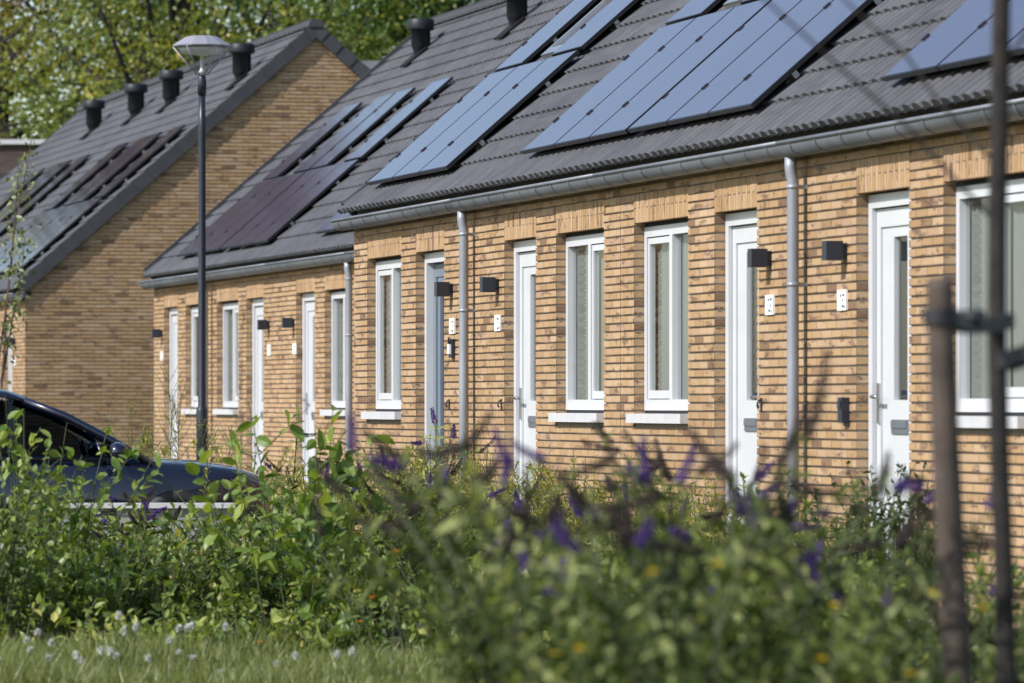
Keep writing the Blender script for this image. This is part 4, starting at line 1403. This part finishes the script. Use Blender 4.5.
leafy_shrub(560, 25.0, .70, 1.2, 60, 'leaf_broad', T_OVATE, 0.058, .55, "low shrub between the butterfly bushes in the middle", 209, GS)
leafy_shrub(660, 24.0, .72, 1.2, 60, 'leaf_weed', T_OVATE, 0.054, .5, "low shrub behind the big butterfly bush", 210, GS)
leafy_shrub(820, 22.5, .70, 1.1, 60, 'leaf_weed', T_OVATE, 0.054, .5, "low shrub before the thick downpipe", 211, GS)
leafy_shrub(905, 20.5, .84, 1.0, 60, 'leaf_weed', T_LANCE, 0.058, .4, "yellowish low shrub right behind the leaning stake", 212, GS, tm=.75)
leafy_shrub(985, 21.5, .80, 1.0, 51, 'leaf_weed', T_LANCE, 0.058, .4, "low shrub behind the young tree's foot", 213, GS, tm=.6)
leafy_shrub(1030, 19.5, .68, .8, 45, 'leaf_broad', T_OVATE, 0.05, .5, "low shrub cut by the right border", 214, GS)
leafy_shrub(915, 17.5, .40, .8, 54, 'leaf_weed', T_OVATE, 0.043, .5, "short weed bush at the foot of the leaning stake", 215, GS)
leafy_shrub(985, 16.5, .38, .8, 54, 'leaf_weed', T_OVATE, 0.043, .5, "short weed bush at the young tree's foot", 216, GS)

GY = "yellow-green bushes along the house fronts"
leafy_shrub(385, 40.0, 0.98, .9, 64, 'leaf_yellow', T_LANCE, .06, .35, "yellow-green bush below the leftmost near window", 231, GY, gap=.035, z0=-.25)
leafy_shrub(450, 39.0, 1.0, 1.1, 70, 'leaf_yellow', T_LANCE, .06, .35, "yellow-green bush at the foot of the grey-blue door", 232, GY, gap=.035, z0=-.25)
leafy_shrub(520, 36.8, 0.9, 1.0, 64, 'leaf_yellow', T_LANCE, .06, .35, "yellow-green bush below the second white door", 233, GY, gap=.035, z0=-.25)
leafy_shrub(590, 35.0, .95, 1.0, 58, 'leaf_yellow', T_LANCE, .055, .35, "yellow-green bush below the third window", 234, GY, gap=.035, z0=-.25)
leafy_shrub(680, 33.0, .92, 1.0, 58, 'leaf_yellow', T_LANCE, .055, .35, "yellow-green bush below the fourth window", 235, GY, gap=.035, z0=-.25)
leafy_shrub(745, 31.0, 0.69, .8, 54, 'leaf_yellow', T_OVATE, .045, .55, "small-leaved bush at the foot of the white door left of the thick downpipe", 236, GY, gap=.03, z0=-.25)
leafy_shrub(830, 29.0, 0.9, .9, 44, 'leaf_dark', T_OVATE, .045, .5, "dark small-leaved bush below the bell unit", 237, GY, gap=.028, z0=-.25)
leafy_shrub(893, 28.2, 1.0, .7, 50, 'leaf_dark', T_OVATE, .045, .5, "dark small-leaved bush before the rightmost white door", 238, GY, gap=.028, z0=-.25)
leafy_shrub(415, 38.5, 1.0, .9, 60, 'leaf_yellow', T_LANCE, .055, .35, "yellow-green bush between the leftmost near window and the grey-blue door", 251, GY, gap=.035, z0=-.3)
leafy_shrub(487, 36.5, .98, .9, 60, 'leaf_yellow', T_LANCE, .055, .35, "yellow-green bush right of the first downpipe", 252, GY, gap=.035, z0=-.3)
leafy_shrub(553, 34.5, .90, .9, 56, 'leaf_yellow', T_LANCE, .055, .35, "yellow-green bush between the second white door and the third window", 253, GY, gap=.035, z0=-.3)
leafy_shrub(635, 32.5, .88, .9, 56, 'leaf_yellow', T_LANCE, .05, .35, "yellow-green bush between the third and fourth windows", 254, GY, gap=.035, z0=-.3)
leafy_shrub(712, 30.5, .92, .8, 56, 'leaf_yellow', T_LANCE, .05, .35, "yellow-green bush right of the fourth window", 255, GY, gap=.035, z0=-.3)
leafy_shrub(782, 29.0, .86, .8, 50, 'leaf_yellow', T_OVATE, .045, .5, "yellow-green bush at the foot of the thick downpipe", 256, GY, gap=.032, z0=-.3)
leafy_shrub(145, 52.0, 1.19, 1.2, 54, 'leaf_yellow', T_LANCE, .07, .3, "yellow-green bush beside the bonnet, before the gable wall", 239, GY, gap=.035)
leafy_shrub(240, 48.0, 1.06, 1.2, 54, 'leaf_yellow', T_LANCE, .07, .35, "yellow-green bush right of the lamp post", 240, GY, gap=.035)
leafy_shrub(320, 44.0, 0.94, 1.1, 54, 'leaf_yellow', T_LANCE, .065, .35, "yellow-green bush below the set-back window", 241, GY, gap=.035)

for i, (px, Z, h, lab) in enumerate([(172, 44, 1.75, "tallest feathery weed, left of the lamp post"), (186, 43, 1.5, "feathery weed close left of the lamp post"), (133, 47, 1.35, "feathery weed before the gable wall"),
        (205, 40, 1.28, "feathery weed before the lamp post's foot"), (228, 42, 1.2, "feathery weed right of the lamp post"), (430, 37, 1.15, "feathery weed before the grey-blue door"), (446, 36.5, 1.2, "feathery weed left of the first downpipe"),
        (470, 36.2, 1.22, "feathery weed before the first downpipe"), (488, 35.5, 1.05, "feathery weed right of the first downpipe"), (545, 34, 1.0, "feathery weed right of the second white door"), (647, 31.5, 1.1, "feathery weed before the fourth window's sill"),
        (715, 29, .95, "feathery weed left of the third white door"), (975, 22, .85, "feathery weed behind the young tree"), (150, 45, 1.2, "feathery weed at the car's windscreen")]):
    tall_weed(px, Z, h, lab, 300 + i)

# ------------------------------------------------------------------ undergrowth, grass and small flowers
def undergrowth():
    global rng
    rng = np.random.default_rng(77)
    Ps, Ds, Ns, Ls, Ts = [], [], [], [], []
    polys, rads = [], []
    for i in range(760):
        Z = rng.uniform(15.5, 41); px = rng.uniform(-60, 1080)
        if px < 470 and Z < 26.3: continue
        if px < 470 and Z < 28: short = .55
        else: short = 1.0
        if px < 560 and Z < 24.5: continue
        b = np.array(at(px, Z)); h = short * rng.uniform(.28, .62) * (1.0 if Z > 21 else .72)
        if px > 880 and Z > 20: h *= .8
        if b[1] > -1.4 and b[0] > -47: continue
        ct = rng.uniform(0, 1)
        for s_ in range(5):
            a = rng.uniform(0, 2 * np.pi)
            m = stem_curve(b + np.append(rng.normal(0, .10, 2), 0), a, h * rng.uniform(.7, 1.2), rng.uniform(.05, .4), rng.uniform(.05, .3), 6)
            polys.append(m); rads.append(np.linspace(.004, .0015, 6))
            k = 22; t = rng.uniform(.08, 1, k); q, e = along(m, t)
            Ps.append(q + rng.normal(0, .02, (k, 3))); Ds.append(rvec(k) + e * .4); Ns.append(rng.normal(0, .5, (k, 3)) + np.array([0, 0, 1])); Ls.append(rng.uniform(.035, .085, k)); Ts.append(np.clip(ct * .7 + rng.normal(.1, .18, k), 0, 1))
    P, D, N, L, T = map(np.concatenate, (Ps, Ds, Ns, Ls, Ts))
    LV = leaves(P, D, N, L, L * .5, T_LANCE, T)
    SV, SF = tubes(polys, rads, 3)
    Vj, Fj, Tj, Mj = join([LV, (SV, SF, .5)])
    tag(np_mesh("undergrowth", Vj, Fj, [M['leaf_weed'], M['stem']], Tj, Mj), "mixed green weeds filling the wild border before the houses", "undergrowth", kind="stuff")
undergrowth()

def grass():
    global rng
    rng = np.random.default_rng(78)
    n = 42000
    Z = rng.uniform(23.3, 29.0, n); px = rng.uniform(-80, 620, n)
    lim = 27.2 - np.clip(px - 330, 0, None) * .010 + rng.normal(0, .55, n)
    ok = Z < lim
    Z, px = Z[ok], px[ok]; n = len(Z)
    X = (px - 512) / FPX * Z
    P = np.column_stack([X * SY - Z * CY, CAM.y + X * CY + Z * SY, np.full(n, GZ - .02)])
    patch = .75 + .35 * np.sin(P[:, 0] * 2.3) * np.sin(P[:, 1] * 3.1 + 1)
    h = rng.uniform(.07, .26, n) * patch * np.clip(1.15 - (px / 620.) * .5, .4, 1.2)
    D = rvec(n) * .55; D[:, 2] = 1
    tint = np.clip(rng.normal(.45, .25, n), 0, 1)
    V_, F_, T_ = leaves(P, D, rvec(n), h, np.full(n, .009), T_BLADE, tint)
    tag(np_mesh("grass", V_, F_, M['grass'], T_), "long pale grass at the bottom left of the border", "grass", kind="stuff")
grass()

def flower(name, label, cat, group, mat, h, r, npet, seed, ball=False):
    rg = np.random.default_rng(seed)
    o = thing(name, (0, 0, 0), label, cat, group)
    pts = np.column_stack([np.linspace(0, .03, 5), np.linspace(0, .02, 5) ** 1.0, np.linspace(0, h, 5)])
    SV, SF = tubes([pts], [np.linspace(.003, .002, 5)], 5); np_mesh("stems", SV, SF, M['stem'], parent=o)
    c = pts[-1]
    if ball:
        n = 70; u = unit(rg.normal(size=(n, 3))); P = c + u * r * .3; D = u
    else:
        n = npet; a = np.linspace(0, 2 * np.pi, n, endpoint=False); lay = (np.arange(n) % 2)
        D = np.column_stack([np.cos(a), np.sin(a), .25 + .5 * lay]); P = np.tile(c, (n, 1))
    V_, F_, T_ = leaves(P, D, np.tile([0.05, 0.02, 1.0], (n, 1)) + rg.normal(0, .1, (n, 3)), np.full(n, r * (.8 if ball else 1.0)), np.full(n, r * .55), T_DIAM, rg.uniform(0, 1, n))
    np_mesh("flower_head", V_, F_, mat, T_, parent=o)
    return o

def flowers(kind, spots, mk, group, labels):
    proto = None
    for i, (px, py, Z) in enumerate(spots):
        zt = zat(py, Z)
        if proto is None or i % 3 == 0:
            proto = mk(zt - GZ, labels[i] if isinstance(labels, list) else labels, 500 + i)
            proto.location = at(px, Z); last = proto
            ph = zt - GZ
        else:
            c = copy_thing(proto, at(px, Z), random.uniform(0, 6.28), labels[i] if isinstance(labels, list) else labels)
            c.location.z = GZ; c.scale = (1, 1, (zt - GZ) / ph)

flowers('y', [(971, 608, 11.8), (448, 607, 13.8), (716, 565, 11.3), (920, 594, 11.6), (837, 660, 11.8), (905, 674, 12.2), (543, 655, 12.6), (590, 650, 11.4), (270, 612, 25.6), (640, 573, 11.0), (824, 606, 11.8)],
        lambda h, l, s: flower("yellow_flower", l, "flower", "yellow flowers in the border", M['petal_y'], h, .017, 16, s), "yellow flowers in the border",
        ["largest yellow flower, between the stake and the young trunk", "yellow flower low in the middle of the left half", "yellow flower in the leaves of the big butterfly bush", "small yellow flower left of the leaning stake", "yellow flower at the bottom under the low dark butterfly bush",
         "yellow flower at the bottom border left of the stake", "yellow flower at the bottom near the picture's centre", "dull yellow flower right of the one at the bottom centre", "yellow flower above the grass patch", "faint yellow flower left of the one in the big butterfly bush", "yellow flower in the dark leaves under the thick downpipe"])
flowers('o', [(367, 598, 24.5), (354, 622, 25.0), (263, 642, 25.0), (390, 552, 22)],
        lambda h, l, s: flower("orange_flower", l, "flower", "orange flowers in the border", M['petal_o'], h, .026, 12, s), "orange flowers",
        ["orange flower left of the low yellow one", "orange flower lowest in the left half, over the grass edge", "orange flower at the right end of the clover row", "orange flower highest up in the left half's weeds"])
wl = [(33, 632, 24.7), (28, 650, 23.9), (7, 660, 23.9), (43, 657, 23.9), (70, 655, 23.9), (86, 660, 23.9), (96, 650, 23.9), (107, 651, 23.9), (118, 631, 24.7), (131, 626, 24.7), (113, 615, 24.7), (130, 628, 24.7), (174, 628, 24.7), (186, 627, 24.7), (196, 626, 24.7), (220, 626, 24.7), (186, 652, 23.9), (188, 657, 23.9), (143, 658, 23.9), (214, 672, 23.9), (275, 664, 23.9), (290, 655, 23.9), (344, 654, 23.9), (358, 651, 23.9), (22, 640, 24.7), (46, 642, 24.7), (120, 655, 23.9), (165, 640, 24.7)]
flowers('w', wl, lambda h, l, s: flower("white_clover", l, "flower", "white clover heads in the grass", M['petal_w'], h, .021, 0, s, True), "c",
        "white clover head standing in the pale grass at the bottom left")
